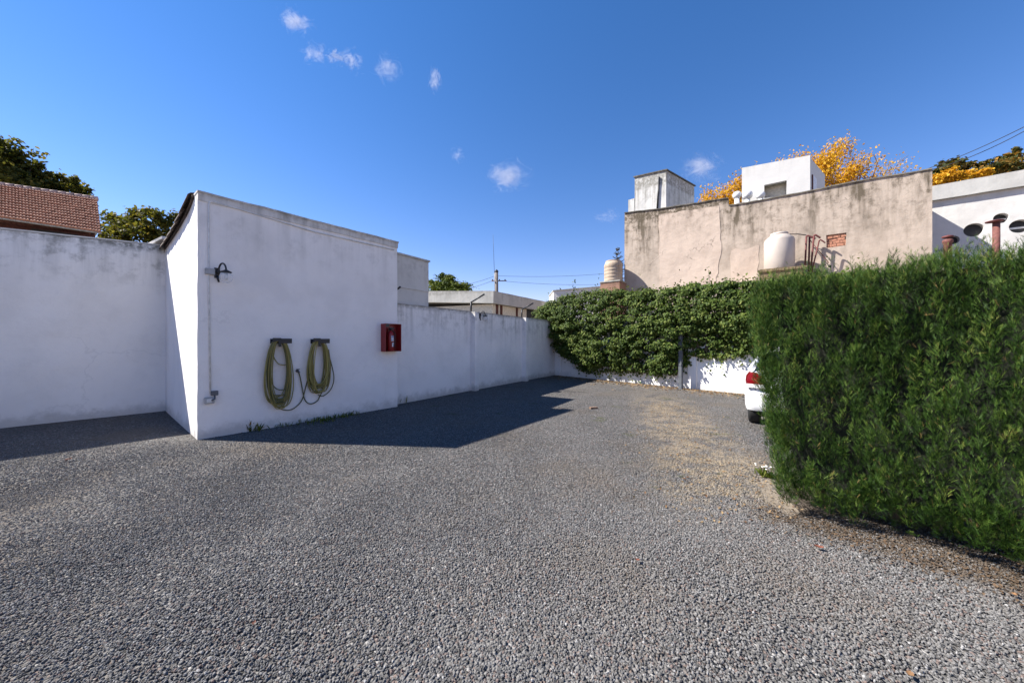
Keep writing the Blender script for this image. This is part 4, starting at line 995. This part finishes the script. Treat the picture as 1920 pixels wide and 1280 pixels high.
# ------------------------------------------------------------------ white house at the right
WP = Plane(BP.pt(0, 0, -3.0), BP.d)
t = thing('white_house', 'white house with round openings and thick cornice at the right edge', 'house', WP.pt(14, 0))
ws0 = sB + .002; ws1 = 26
_, zc1 = WP.sz(1800, 338, .3); _, zc0 = WP.sz(1800, 366, .3)
def circ(px, py, wpx, hpx):
    (s, z) = WP.sz(px, py); sl_ = WP.sz(px - wpx / 2, py)[0]; sr = WP.sz(px + wpx / 2, py)[0]; hz = abs(WP.sz(px, py - hpx / 2)[1] - WP.sz(px, py + hpx / 2)[1]) / 2
    rw = abs(sr - sl_) / 2
    r_ = (rw + hz) / 2
    return [(s + r_ * math.cos(2 * math.pi * i / 28), z + r_ * math.sin(2 * math.pi * i / 28)) for i in range(28)]
holes = [circ(1826, 431, 35, 28), circ(1877, 409, 27, 21), circ(1912, 424, 36, 28), circ(1787, 450, 22, 18)]
curve_wall('facade', WP, [(ws0 - 2.5, -.1), (ws1, -.1), (ws1, zc0 + .1), (ws0 - 2.5, zc0 + .1)], holes, .28, m_whouse, t)
mb = MB(); mb.pbox(WP, ws0, ws1, zc0, zc1, .001, .17); mb.build('cornice', stucco('cornice_white', (.46, .45, .42), 8.75, .5, .6, (.28, .27, .24), 0, .08, .6, .25), t, rough=(.3, .01))
mb = MB(); mb.pbox(WP, ws0 - 2.5, ws1, -.1, zc0 + .1, -4.0, -3.8); mb.build('rear_wall', m_whouse, t)
mb = MB(); mb.pbox(WP, ws0 - 2.5, ws1, zc0 + .101, zc1 - .02, -4.0, -.001); mb.build('roof', m_conc, t)
for hi, h in enumerate(holes):
    cx_ = sum(p[0] for p in h) / 28; cz_ = sum(p[1] for p in h) / 28; r_ = abs(h[0][0] - cx_)
    mb = MB(); mb.lathe(WP.pt(cx_, cz_, -.24), [(r_ * 1.03, 0), (r_ * 1.03, .02)], 24, WP.n); w_ = mb.build('round_window', m_dark, t)
    if hi not in (1, 2): continue
    mb = MB(); mb.obox(WP.pt(cx_, cz_ - r_ * .1, -.2), WP.d, WP.n, (0, 0, 1), (r_ * .94, .02, .035)); mb.build('sash', m_pvc, w_)
# flue pipes in front of it
WQ = Plane(BP.pt(0, 0, 1.2), BP.d)
t = thing('flue_pipe', 'slim red clay flue pipe with flat cap rising behind the hedge', 'flue', WQ.px(1868, 470))
p0, p1 = WQ.px(1868, 480), WQ.px(1868, 417); mb = MB(); mb.tube([Vector((p0.x, p0.y, p0.z - 1)), p1], .085, 14); mb.build('shaft', m_terra, t)
mb = MB(); mb.lathe(p1 + Vector((-.06, 0, .0)), [(.05, 0), (.2, .02), (.2, .05), (.05, .08)], 18); mb.build('cap', m_redbr, t)
t = thing('chimney_pot', 'stubby rust brown chimney pot at the beige house corner', 'chimney', WQ.px(1777, 470))
p1 = WQ.px(1777, 441); mb = MB(); mb.lathe(Vector((p1.x, p1.y, p1.z - 1.6)), [(.10, 0), (.10, 1.3), (.13, 1.33), (.13, 1.42), (.10, 1.45)], 16); mb.build('pot', m_terra, t)
mb = MB(); mb.lathe(p1 - Vector((0, 0, .1)), [(.12, 0), (.15, .03), (.13, .07), (.03, .1)], 16); mb.build('cap', m_redbr, t)
t = thing('lean_to_block', 'low block behind the hedge carrying the flue and chimney pot', 'building', WQ.pt(13.5, 0))
mb = MB(); mb.prism([WQ.pt(12.2, 0, .5), WQ.pt(20, 0, .5), WQ.pt(20, 0, -1.1), WQ.pt(12.2, 0, -1.1)], -.1, 4.0); mb.build('wall', m_beige, t)

# ------------------------------------------------------------------ middle distance
GP = Plane(SDP.pt(0, 0, -.18), SDP.d)
t = thing('grey_house', 'blank grey house wall rising directly above the side wall by the shed', 'house', GP.pt(0, 0))
ge = GP.sz(803.5, 500)[0]
mb = MB(); mb.prism([GP.pt(-3, 0), GP.pt(ge, 0), GP.pt(ge, 0, -5), GP.pt(-3, 0, -5)], -.1, 3.88); mb.build('wall', m_greybox, t, rough=(.4, .008))
mb = MB(); mb.prism([GP.pt(-3, 0, .03), GP.pt(ge + .04, 0, .03), GP.pt(ge + .04, 0, -5), GP.pt(-3, 0, -5)], 3.882, 3.93); mb.build('coping', m_greybox, t)
mb = MB(); mb.prism([GP.pt(-3, 0, .025), GP.pt(ge - .01, 0, .025), GP.pt(ge - .01, 0, 0.001), GP.pt(-3, 0, .001)], 3.02, 3.05); mb.build('ledge', m_greybox, t)
K = at(925, 545, 20); KP = Plane(K, SDP.d); zt_ = K.z
t = thing('flat_roof_house', 'low flat roofed house with deep concrete fascia beyond the side wall', 'house', (K.x, K.y, 0))
LQ = Plane(at(800, 546, 20.4), (K - at(800, 546, 20.4)))
zb_ = CAMZ + (640 - 568) / F * 20
mb = MB(); A = Vector((K.x, K.y, 0)); B = A + KP.d * 12; C_ = B + Vector((-9, 2, 0)); D0 = at(690, 546, 24); D = Vector((D0.x, D0.y, 0)); zD = D0.z; C_ = B + Vector((-9, 6, 0))
def inset(p, q_, k): return p + (q_ - p) * k
cen = (A + B + C_ + D) / 4
mb.prism([A, B, C_, D], [zb_, zb_, zb_ + .4, zD - (zt_ - zb_)], [zt_, zt_, zt_ + .4, zD]); mb.build('roof_slab', m_conc, t, rough=(.5, .012))
mb = MB(); mb.prism([inset(A, cen, .3), inset(B, cen, .3), inset(C_, cen, .3), inset(D, cen, .3)], zt_ - .2, zt_ + .02); mb.build('roof_screed', m_conc, t)
mb = MB(); mb.prism([inset(A, cen, .07), inset(B, cen, .07), inset(C_, cen, .07), inset(D, cen, .07)], -.1, zb_ - .002); mb.build('wall', m_cream, t)
A2 = inset(A, cen, .07); B2 = inset(B, cen, .07); EP = Plane(A2, B2 - A2)
for s0, s1 in ((.35, .55), (.8, 1.0), (2.6, 2.8), (4.0, 5.2)):
    mb = MB(); mb.pbox(EP, s0, s1, 1.8, zb_ - .01, .005, .05); mb.build('window_post' if s1 - s0 < .5 else 'window', m_timber if s1 - s0 < .5 else m_dark, t)
t = thing('antenna_mast', 'very thin whip antenna standing on the flat roofed house', 'antenna', at(928, 545, 21.5))
mb = MB(); b0 = at(928, 548, 21.5); mb.tube([b0, at(927, 512, 21.5)], .022, 6); mb.build('base_tube', m_grey, t)
mb = MB(); mb.tube([at(927, 513, 21.5), at(925.5, 470, 21.5), at(924.5, 440, 21.5)], [.014, .011, .007], 6); mb.build('whip', m_wire, t)
UY = 34; ux = at(931, 510, UY)
t = thing('utility_pole', 'concrete utility pole with crossarm behind the flat roofed house', 'utility pole', (ux.x, UY, 0))
mb = MB(); mb.tube([(ux.x, UY, -.1), (ux.x, UY, ux.z)], [.24, .17], 10); mb.build('shaft', m_pole, t)
mb = MB(); c0 = at(940, 527, UY); mb.tube([(ux.x - .5, UY, c0.z), (ux.x + 1.0, UY - .2, c0.z)], .05, 4); mb.build('crossarm', m_pole, t)
for dx in (-.4, .3, .85):
    mb = MB(); mb.lathe((ux.x + dx, UY - .1, c0.z + .04), [(.03, 0), (.06, .03), (.06, .1), (.03, .14)], 8); mb.build('insulator', m_timber, t)
mb = MB(); mb.lathe((ux.x, UY, ux.z), [(.2, 0), (.2, .08), (.06, .25)], 8); mb.build('pole_cap', m_dark, t)
def wire(p0, p1, sag, label, r=.014):
    p0, p1 = Vector(p0), Vector(p1); mb = MB()
    mb.tube([p0 + (p1 - p0) * (i / 14) - Vector((0, 0, sag * 4 * (i / 14) * (1 - i / 14))) for i in range(15)], r, 5)
    o = mb.build('overhead_wire', m_wire); tag(o, label, 'wire', 'overhead wires')
wire(at(932, 517, UY), at(1180, 508, 40), .3, 'upper wire running from the utility pole towards the old tank')
wire(at(945, 527, UY), at(1180, 530, 40), .3, 'lower wire running from the utility pole towards the old tank')
wire(at(929, 517, UY), at(800, 545, 30), .25, 'upper wire sloping from the utility pole to the grey house')
wire(at(929, 524, UY), at(800, 556, 30), .25, 'lower wire sloping from the utility pole to the grey house')
wire(BP.px(1726, 321, -.6), at(1990, 202, 9.5), .12, 'upper of two black cables rising from the beige house corner', .012)
wire(BP.px(1738, 320, -.8), at(1990, 206, 9.5), .22, 'lower of two black cables rising from the beige house corner', .012)
t = thing('low_parapet', 'small stretch of white parapet showing between wires and ivy', 'parapet', at(1080, 560, 24))
mb = MB(); p0, p1 = at(1038, 546, 25), at(1132, 538, 24.2); mb.prism([Vector((p0.x, p0.y, 0)), Vector((p1.x, p1.y, 0)), Vector((p1.x, p1.y + 3, 0)), Vector((p0.x, p0.y + 3, 0))], -.1, [p0.z, p1.z, p1.z, p0.z]); mb.build('wall', m_roofbox, t)
mb = MB(); mb.prism([Vector((p0.x - .05, p0.y - .05, 0)), Vector((p1.x + .05, p1.y - .05, 0)), Vector((p1.x + .05, p1.y + 3, 0)), Vector((p0.x - .05, p0.y + 3, 0))], [p0.z + .002, p1.z + .002, p1.z + .002, p0.z + .002], [p0.z + .08, p1.z + .08, p1.z + .08, p0.z + .08]); mb.build('coping', m_conc, t)

# ------------------------------------------------------------------ tiled house at the left
RR, RL = at(183, 374, 24), None
zr = RR.z; yL = (zr - CAMZ) * F / (640 - 347); RLp = at(0, 347, yL)
ER = at(190, 436, 21.8); ze = ER.z; yE = (ze - CAMZ) * F / (640 - 408); ELp = at(0, 408, yE)
RLp = RR + (RLp - RR) * 1.9; ELp = ER + (ELp - ER) * 1.9
t = thing('tiled_house', 'old barn like house with orange tiled roof above the left wall', 'house', (ER.x, ER.y, 0))
mb = MB(); nR, nC = 13, 60
for j in range(nR):
    for i in range(nC):
        def Q(u, v):
            a, b_ = RR + (RLp - RR) * u, ER + (ELp - ER) * u
            return a + (b_ - a) * v
        u0, u1 = i / nC, (i + 1) / nC; v0, v1 = j / nR, (j + 1) / nR
        nrm_ = ((RLp - RR).cross(ER - RR)).normalized(); nrm_ = nrm_ if nrm_.z > 0 else -nrm_
        um = (u0 + u1) / 2; rj = rngp.uniform(-.012, .012)
        row = lambda v, l: [Q(u0, v) + nrm_ * l, Q(u0 + (u1 - u0) * .25, v) + nrm_ * (l + .028), Q(u0 + (u1 - u0) * .55, v) + nrm_ * (l + .03), Q(u0 + (u1 - u0) * .8, v) + nrm_ * l, Q(u1, v) + nrm_ * (l - .015)]
        a_, b_, c_ = row(v0, .01 + rj), row(v1 + .012, .15 + rj), row(v1 + .012, .01 + rj)
        mb.add(a_ + b_ + c_, [[k, k + 1, 5 + k + 1, 5 + k] for k in range(4)] + [[5 + k, 5 + k + 1, 10 + k + 1, 10 + k] for k in range(4)])
rt = mb.build('roof', m_tile, t); rt['kind'] = 'stuff'
rt['kind'] = 'stuff'
for i in range(22):
    u0, u1 = i / 22, (i + 1.06) / 22
    a_, b_ = RR + (RLp - RR) * u0, RR + (RLp - RR) * u1
    mb = MB(); mb.tube([a_ + Vector((0, 0, .04)), b_ + Vector((0, 0, .04))], [.17, .13], 8); mb.build('ridge_tile', m_ridge, t)
mb = MB(); off = (RLp - RR).normalized() * .25
W0, W1 = ER + off + (RR - ER) * .3, ELp + (RLp - ELp) * .3
W2, W3 = RR * 2 - ER, RLp * 2 - ELp; W2.z = ze; W3.z = ze
f2 = lambda p: Vector((p.x, p.y, 0))
mb.prism([f2(W0), f2(W1), f2(W3), f2(W2 + off)], -.1, [ze + .02, ze + .02, ze - .1, ze - .1])
mb.add([f2(W0) + Vector((0, 0, ze + .02)), f2(W2 + off) + Vector((0, 0, ze - .1)), RR + off - Vector((0, 0, .08))], [(0, 1, 2)]); mb.build('wall', m_timber, t)
mb = MB(); mb.tube([ER - Vector((0, 0, .03)), ELp - Vector((0, 0, .03))], .07, 6); mb.build('gutter', m_conc, t)
mb = MB(); mb.add([RR, RLp, W3, W2], [(0, 1, 2, 3)]); mb.build('rear_roof', m_tile, t)
d_ = (ELp - ER).normalized(); nn = Vector((d_.y, -d_.x, 0)); nn = nn if nn.y < 0 else -nn
p_ = W0 + (W1 - W0) * .22; mb = MB(); mb.obox(Vector((p_.x, p_.y, ze - .55)) + nn * .03, d_, nn, (0, 0, 1), (.9, .04, .45)); mb.build('window', m_dark, t)
mb = MB(); mb.obox(Vector((p_.x, p_.y, ze - .08)) + nn * .05, d_, nn, (0, 0, 1), (1.0, .05, .03)); mb.build('window_frame', m_timber, t)

# ------------------------------------------------------------------ trees
def tree(name, label, base, height, clumps, n_leaf, leaf, mat, trunk_r, seed, limbs=True, leafy=1., cat='tree', bark=m_bark):
    """clumps: list of (centre, radii); leaves fill the clumps' outer shells, limbs run from the trunk into them"""
    rg = np.random.default_rng(seed); rr = random.Random(seed)
    t = thing(name, label, cat, base)
    base = Vector(base); mb = MB(); top = base + Vector((0, 0, height * .72))
    mb.tube([base - Vector((0, 0, .2)), base + Vector((rr.uniform(-.1, .1), 0, height * .3)), base + Vector((rr.uniform(-.3, .3), 0, height * .5)), top], [trunk_r, trunk_r * .8, trunk_r * .6, trunk_r * .25], 8)
    for c_, r_ in clumps:
        c_ = Vector(c_); k = min(.9, max(.25, (c_.z - base.z) / height * .75)); p = base + Vector((0, 0, height * k * .8))
        mb.tube([p, p + (c_ - p) * .5 + Vector((0, 0, .15)), c_ + Vector((0, 0, .2))], [trunk_r * .4, trunk_r * .22, trunk_r * .08], 6)
    mb.build('trunk', bark, t)
    P, Nn = [], []
    tot = sum(r_[0] * r_[1] + r_[0] * r_[2] for _, r_ in clumps)
    for c_, r_ in clumps:
        k = int(n_leaf * (r_[0] * r_[1] + r_[0] * r_[2]) / tot)
        sub = max(4, k // 60); sc_ = rg.normal(size=(sub, 3)); sc_ /= np.linalg.norm(sc_, axis=1, keepdims=True); sc_ *= rg.uniform(.55, 1.02, (sub, 1))
        idx = rg.integers(0, sub, k)
        pp = sc_[idx] + rg.normal(size=(k, 3)) * .16
        P.append(np.array(c_) + pp * np.array(r_)); Nn.append(sc_[idx] * .6 + rg.normal(size=(k, 3)) * .6 + np.array([0, 0, .4]))
    P = np.concatenate(P); Nn = np.concatenate(Nn); k = len(P)
    tint = np.clip(rg.normal(.45, .22, k) + .12 * np.sin(P[:, 0] * 2.1 + P[:, 2] * 1.7), 0, 1)
    V, Fq, T = scatter(LEAF_V, LEAF_F, P, rot_frames(Nn, rg.normal(size=(k, 3))), rg.uniform(.7, 1.3, k) * leaf, rg, tint)
    tag(fast_mesh('crown', V, Fq, mat, t, T), kind='stuff')
    return t
m_tg = leafmat('plane_leaf', [(.035, .045, .010), (.075, .082, .016), (.13, .125, .026), (.24, .18, .035)], .5, .6, .15)
m_tg2 = leafmat('fresh_leaf', [(.03, .055, .010), (.07, .10, .016), (.12, .145, .026), (.17, .17, .045)], .35, .6, .15)
m_ty = leafmat('autumn_leaf', [(.36, .17, .015), (.58, .30, .02), (.72, .42, .035), (.5, .36, .045)], .4, .6, .15)
m_to = leafmat('mixed_leaf', [(.03, .045, .012), (.06, .065, .016), (.16, .10, .02), (.36, .17, .03)], .3, .6, .15)
def cl(lst, Y): return [(at(x, y, Y + dy), (rx / F * Y, rx / F * Y, ry / F * Y)) for x, y, rx, ry, dy in lst]
def tb(px, Y): p = at(px, 640, Y); return (p.x, p.y, 0)
tree('plane_tree', 'dark leafy tree at the picture edge behind the tiled roof', tb(10, 34), 18, cl([(-20, 300, 50, 42, 0), (30, 290, 34, 34, 1), (10, 330, 55, 40, 0), (58, 320, 24, 30, 1), (-60, 330, 60, 60, 0), (55, 350, 34, 24, 0)], 34), 9000, .34, m_tg, .4, 1)
tree('plane_tree', 'smaller leafy tree peeping over the tiled roof ridge', tb(130, 36), 17, cl([(105, 345, 22, 20, 0), (128, 350, 22, 22, 1), (148, 352, 14, 22, 0), (115, 370, 40, 22, 0), (85, 350, 18, 22, 0), (155, 372, 14, 14, 0)], 36), 4200, .3, m_tg, .35, 2)
tree('plane_tree', 'round crowned leafy tree between the tiled house and shed', tb(265, 32), 13, cl([(275, 410, 30, 20, 0), (235, 425, 34, 22, 1), (300, 425, 28, 24, 0), (215, 440, 22, 22, 0), (330, 425, 24, 26, 1), (262, 450, 62, 28, 0)], 32), 8000, .27, m_tg, .3, 3)
tree('garden_tree', 'bright green bushy tree between grey house and utility pole', tb(838, 30), 6.2, cl([(830, 528, 26, 13, 0), (838, 520, 12, 9, 0), (858, 536, 24, 11, 0), (815, 536, 18, 13, 1), (842, 545, 44, 14, 0)], 30), 7000, .17, m_tg2, .2, 4)
tree('orange_tree', 'green and orange leafy tree behind the white house cornice', tb(1800, 27), 16, cl([(1790, 318, 26, 20, 0), (1768, 330, 20, 16, 0), (1810, 312, 16, 14, 1), (1840, 318, 26, 14, 0), (1875, 312, 28, 18, 0), (1898, 298, 16, 20, 0), (1920, 320, 26, 18, 0), (1850, 335, 60, 18, 0)], 27), 6500, .26, m_to, .3, 6)
tree('orange_tree', 'low golden tree tucked against the beige house corner', tb(1775, 24), 13.5, cl([(1765, 336, 18, 15, 0), (1784, 328, 12, 12, 0), (1800, 338, 16, 9, 0), (1832, 326, 20, 9, 1), (1850, 330, 14, 7, 1)], 24), 3600, .15, m_ty, .25, 8)
def yellow_tree():
    rr = random.Random(12); rg = np.random.default_rng(12); Y = 30
    t = thing('autumn_tree', 'tall sparse tree with yellow autumn leaves behind the rooftop boxes', 'tree', tb(1560, Y)); mb = MB(); P = []
    base = Vector(tb(1560, Y)); mb.tube([base - Vector((0, 0, .2)), base + Vector((0, 0, 7)), base + Vector((.2, 0, 10))], [.45, .36, .26], 10)
    tips = [(1310, 368), (1335, 362), (1348, 338), (1362, 362), (1380, 345), (1312, 352), (1325, 362), (1352, 348), (1372, 330), (1392, 318), (1410, 308), (1435, 296), (1462, 290), (1480, 283), (1505, 280), (1530, 272), (1552, 262), (1575, 257), (1596, 262), (1618, 270), (1636, 268), (1650, 278), (1672, 284), (1690, 282), (1702, 300), (1600, 300), (1560, 310), (1640, 310), (1470, 330), (1420, 340), (1660, 320), (1385, 350), (1590, 330), (1548, 280), (1516, 300)]
    for (x, y) in tips:
        e = at(x, y + 14, Y + rr.uniform(-2, 2)); s = base + Vector((rr.uniform(-.3, .3), 0, rr.uniform(5, 10)))
        m_ = s + (e - s) * .55 + Vector((0, 0, -.6)); path = smooth_path([s, m_, e], 6)
        mb.tube(path, [.10 * (1 - .85 * i / (len(path) - 1)) for i in range(len(path))], 5)
        dens = .16 if 1630 < x and y < 300 else (.42 if x > 1600 else (1.3 if x < 1420 else 1.))
        for _ in range(13):
            k = rr.uniform(.45, .98); p = path[int(k * (len(path) - 1))]
            q = p + Vector((rr.gauss(0, .5), rr.gauss(0, .5), rr.gauss(.1, .35)))
            mb.tube([p, (p + q) / 2 + Vector((0, 0, .05)), q], [.036, .026, .014], 4, False)
            n_ = int(130 * dens * (rr.random() < .85))
            if n_: P.append(np.array(q)[None] * .6 + np.array(p)[None] * .4 + rg.normal(size=(n_, 3)) * np.array([.34, .34, .42]))
    mb.build('trunk', m_twig, t)
    P = np.concatenate(P); k = len(P)
    V, Fq, T = scatter(LEAF_V, LEAF_F, P, rot_frames(rg.normal(size=(k, 3)) + np.array([0, 0, .4]), rg.normal(size=(k, 3))), rg.uniform(.11, .21, k), rg, np.clip(rg.normal(.5, .25, k), 0, 1))
    tag(fast_mesh('crown', V, Fq, m_ty, t, T), kind='stuff')
yellow_tree()
def norfolk():
    Y = 30; b = tb(1158, Y); t = thing('conifer_tree', 'small tiered dark conifer tip above the old ribbed tank', 'tree', b)
    top = at(1157, 465, Y); mb = MB(); mb.tube([(b[0], b[1], -.2), (b[0], b[1], 4), top], [.2, .14, .015], 8); mb.build('trunk', m_bark, t)
    mb = MB(); P = []; rg = np.random.default_rng(3)
    for j in range(9):
        z = top.z - .25 - j * .36; r_ = .18 + j * .13
        for i in range(6):
            a = i * math.pi / 3 + j * .5; c0 = Vector((b[0], b[1], z)); e = c0 + Vector((math.cos(a) * r_, math.sin(a) * r_, .22))
            mb.tube([c0, (c0 + e) / 2 - Vector((0, 0, .02)), e], [.03, .03, .015], 5)
            for u in np.linspace(.15, 1, 12): P.append(np.array(c0 + (e - c0) * float(u)) + rg.normal(size=3) * .03)
    mb.build('branch', m_bark, t); P = np.array(P); k = len(P)
    V, Fq, T = scatter(LEAF_V * np.array([.5, 1, 1]), LEAF_F, P, rot_frames(rg.normal(size=(k, 3)), rg.normal(size=(k, 3))), rg.uniform(.09, .15, k), rg, rg.uniform(0, .4, k))
    tag(fast_mesh('crown', V, Fq, leafmat('blue_needle', [(.012, .028, .022), (.03, .05, .035)], .1), t, T), kind='stuff')
norfolk()

# ------------------------------------------------------------------ small things on the ground
rng = np.random.default_rng(77)
def weed(px, py, n, h, label, name='weed', mat=None, spread=.1, flower=None):
    p = G(px, py); t = thing(name, label, 'weed', p); P0 = np.array(p)
    k = n; base = P0 + np.concatenate([rng.normal(size=(k, 2)) * spread * .5, np.zeros((k, 1))], 1)
    TV = np.array([(-.06, 0, 0), (.06, 0, 0), (-.09, .35, .04), (.09, .35, .04), (-.05, .75, .0), (.05, .75, .0), (0, 1, -.06)]); TF = np.array([(0, 1, 3), (0, 3, 2), (2, 3, 5), (2, 5, 4), (4, 5, 6)])
    up_ = np.array([0, 0, 1.]) + rng.normal(size=(k, 3)) * .45; up_[:, 2] = np.abs(up_[:, 2])
    V, Fq, T = scatter(TV, TF, base, rot_frames(np.cross(up_, rng.normal(size=(k, 3))), up_), rng.uniform(.5, 1, k) * h, rng, rng.uniform(.1, .9, k))
    tag(fast_mesh('blades', V, Fq, mat or m_tg2, t, T), kind='stuff')
    if flower is not None:
        mb = MB()
        for _ in range(9):
            q = p + Vector((rng.normal() * spread * .6, rng.normal() * spread * .6, h * rng.uniform(.7, 1.1)))
            mb.lathe(q, [(.002, -.004), (.012, .0), (.014, .004), (.004, .006)], 7)
        mb.build('flower_heads', flower, t)
weed(477, 806, 70, .17, 'small green weed at the shed foot near the outlet box', spread=.12)
weed(540, 796, 90, .11, 'low grass tuft at the shed foot below the left hose', spread=.3)
weed(600, 788, 150, .12, 'low grass tuft at the shed foot below the right hose', spread=.35)
weed(650, 779, 100, .12, 'low grass tuft at the shed foot right of the hoses', spread=.25)
weed(752, 755, 30, .22, 'dark upright weed where shed and side wall meet', spread=.08)
weed(468, 808, 14, .3, 'thin dry stalks beside the green weed at the shed', mat=m_to, spread=.05)
weed(1434, 893, 50, .13, 'little weed with white flower heads at the hedge corner', spread=.07, flower=simple('white_petals', (.75, .75, .7), .7))
# pale slab at the hedge corner
q = [G(*p) for p in ((1422, 905), (1440, 898), (1500, 962), (1482, 970), (1436, 938))]
mb = MB(); mb.prism([q[4], q[3], q[2], q[1], q[0]], -.03, .007); sl_ = mb.build('stone_slab', simple('pale_slab', (.19, .155, .115), .9, var=.2), None, rough=(.06, .006)); tag(sl_, 'pale worn slab partly under the hedge corner', 'slab')
# dry leaves one can point to
m_dry = simple('dry_leaf', (.13, .04, .022), .8, var=.4, scale=40); m_dry2 = simple('tan_leaf', (.20, .105, .045), .8, var=.3, scale=40)
def fallen(px, py, L, label, mat, rz):
    p = G(px, py) + Vector((0, 0, .016)); L *= .65; mb = MB(); vv = []
    for i in range(7):
        u = i / 6; wd = .34 * math.sin(math.pi * min(1, u * .93 + .05)) ** .8
        for s_ in (-1, 0, 1): vv.append(p + Matrix.Rotation(rz, 3, 'Z') @ Vector((s_ * wd * L, (u - .5) * L, .25 * L * (abs(s_) * .6 + (u - .5) ** 2 * 1.4) + .01)))
    mb.add(vv, [[i * 3 + j, i * 3 + j + 1, i * 3 + j + 4, i * 3 + j + 3] for i in range(6) for j in range(2)], True); o = mb.build('fallen_leaf', mat); tag(o, label, 'leaf', 'fallen leaves on the gravel')
fallen(476, 1176, .045, 'red brown leaf lying alone on open gravel, lower left', m_dry, .4)
fallen(1195, 1056, .05, 'red brown leaf lying on gravel in front of the hedge', m_dry, 1.3)
fallen(1706, 1274, .06, 'orange leaf on gravel at the bottom edge of the picture', m_dry2, 2.0)
fallen(1535, 1032, .09, 'russet leaf beside the soil strip at the hedge foot', m_dry, .9)
fallen(1902, 1122, .05, 'orange leaf on the soil strip at the right edge', m_dry2, 2.4)
fallen(128, 865, .12, 'red brown leaf at the edge of the left wall shadow', m_dry, .2)
m_lit_brick = simple('dusty_brick', (.20, .125, .085), .95, var=.3)
mb = MB(); p = G(1113, 766); mb.obox(p + Vector((0, 0, .02)), (.9, .3, 0), (-.3, .9, 0), (0, 0, 1), (.10, .045, .022)); tag(mb.build('brick_fragment', m_lit_brick, rough=(.05, .01)), 'broken brick piece lying on gravel past the shed shadow', 'brick piece')
# leaf litter nobody could count
def litter(n, fn, size, mat, name):
    P = np.array([fn() for _ in range(n)]); k = len(P)
    V, Fq, T = scatter(LEAF_V, LEAF_F, P, rot_frames(np.array([0, 0, 1.]) + rng.normal(size=(k, 3)) * .35, rng.normal(size=(k, 3))), rng.uniform(.6, 1.4, k) * size, rng, rng.uniform(0, 1, k))
    tag(fast_mesh(name, V, Fq, mat, None, T), kind='stuff')
m_lit = leafmat('litter_leaf', [(.10, .045, .02), (.19, .11, .05), (.26, .18, .09), (.14, .09, .045)], .05, .8)
def f_ivy(): p = IVP.pt(rng.uniform(.3, 9), .012, .15 + rng.exponential(.35)); return (p.x, p.y, p.z)
def f_straw():
    y = rng.uniform(3, 9); c = 1.25 + .30 * y
    return (c + rng.normal() * .5, y, .014)
def f_hedge(): p = HO + HE * rng.uniform(0, 2.4) + HN * (rng.normal() * .16 + .12); return (p.x, p.y, .014)
litter(1500, f_ivy, .06, m_lit, 'leaf_litter')
litter(1300, f_straw, .024, m_lit, 'straw_litter')
litter(1200, f_hedge, .018, leafmat('needle_dry', [(.05, .032, .018), (.09, .055, .03), (.13, .085, .05)], .05, .8), 'needle_litter')

# ------------------------------------------------------------------ clouds: small volumes far up
def cloud(px, py, wpx, hpx, dens, label, seed):
    D = 600.; p = at(px, py, D); rx, rz = wpx * .62 / F * D, hpx * .62 / F * D
    bm = bmesh.new(); bmesh.ops.create_icosphere(bm, subdivisions=3, radius=1)
    me = bpy.data.meshes.new('cloud'); bm.to_mesh(me); bm.free()
    m = bpy.data.materials.new('cloud_vapour'); m.use_nodes = True; nt = m.node_tree; nt.nodes.remove(nt.nodes['Principled BSDF'])
    tc = node(nt, 'ShaderNodeTexCoord').outputs['Object']
    ln = node(nt, 'ShaderNodeVectorMath', {0: tc}, operation='LENGTH').outputs['Value']
    nz = noise(nt, mapv(nt, tc, (1, 1, 1), (seed * 3.7, seed, 0)), 1.7, 8, .7, 1.5)
    d = mth(nt, 'SUBTRACT', nz, mth(nt, 'ADD', .38, mth(nt, 'MULTIPLY', mth(nt, 'POWER', ln, 1.1), .32)))
    d = mth(nt, 'MULTIPLY', mth(nt, 'MAXIMUM', d, 0), dens / rx * 6.5)
    pv = node(nt, 'ShaderNodeVolumePrincipled', {'Density': d, 'Color': (1, 1, 1, 1), 'Anisotropy': .0})
    nt.links.new(pv.outputs[0], nt.nodes['Material Output'].inputs['Volume'])
    o = link('cloud', me, m); o.location = p; o.scale = (rx * 1.25, (rx + rz) / 2, rz * 1.25); tag(o, label, 'cloud', 'small clouds')
cloud(555, 40, 58, 44, 1.3, 'highest small white cloud, nearest the top edge', 1)
cloud(590, 100, 46, 44, .6, 'thin wisp at the left end of the cloud row', 2)
cloud(626, 107, 36, 26, 1.5, 'bright little puff left in the middle of the cloud row', 3)
cloud(656, 116, 48, 36, 1.5, 'bright little puff right in the middle of the cloud row', 4)
cloud(727, 128, 52, 50, .55, 'thin veil of cloud right of the bright puffs', 5)
cloud(815, 150, 26, 44, .5, 'faint upright wisp at the right end of the row', 6)
cloud(952, 330, 80, 56, 1.1, 'white cloud low above the flat roofed house and antenna', 7)
cloud(857, 290, 26, 30, .4, 'tiny faint wisp left of the low white cloud', 8)
cloud(1318, 318, 72, 66, .8, 'soft cloud between the two rooftop boxes', 9)
cloud(1138, 406, 60, 28, .5, 'flat faint cloud left of the beige house', 10)
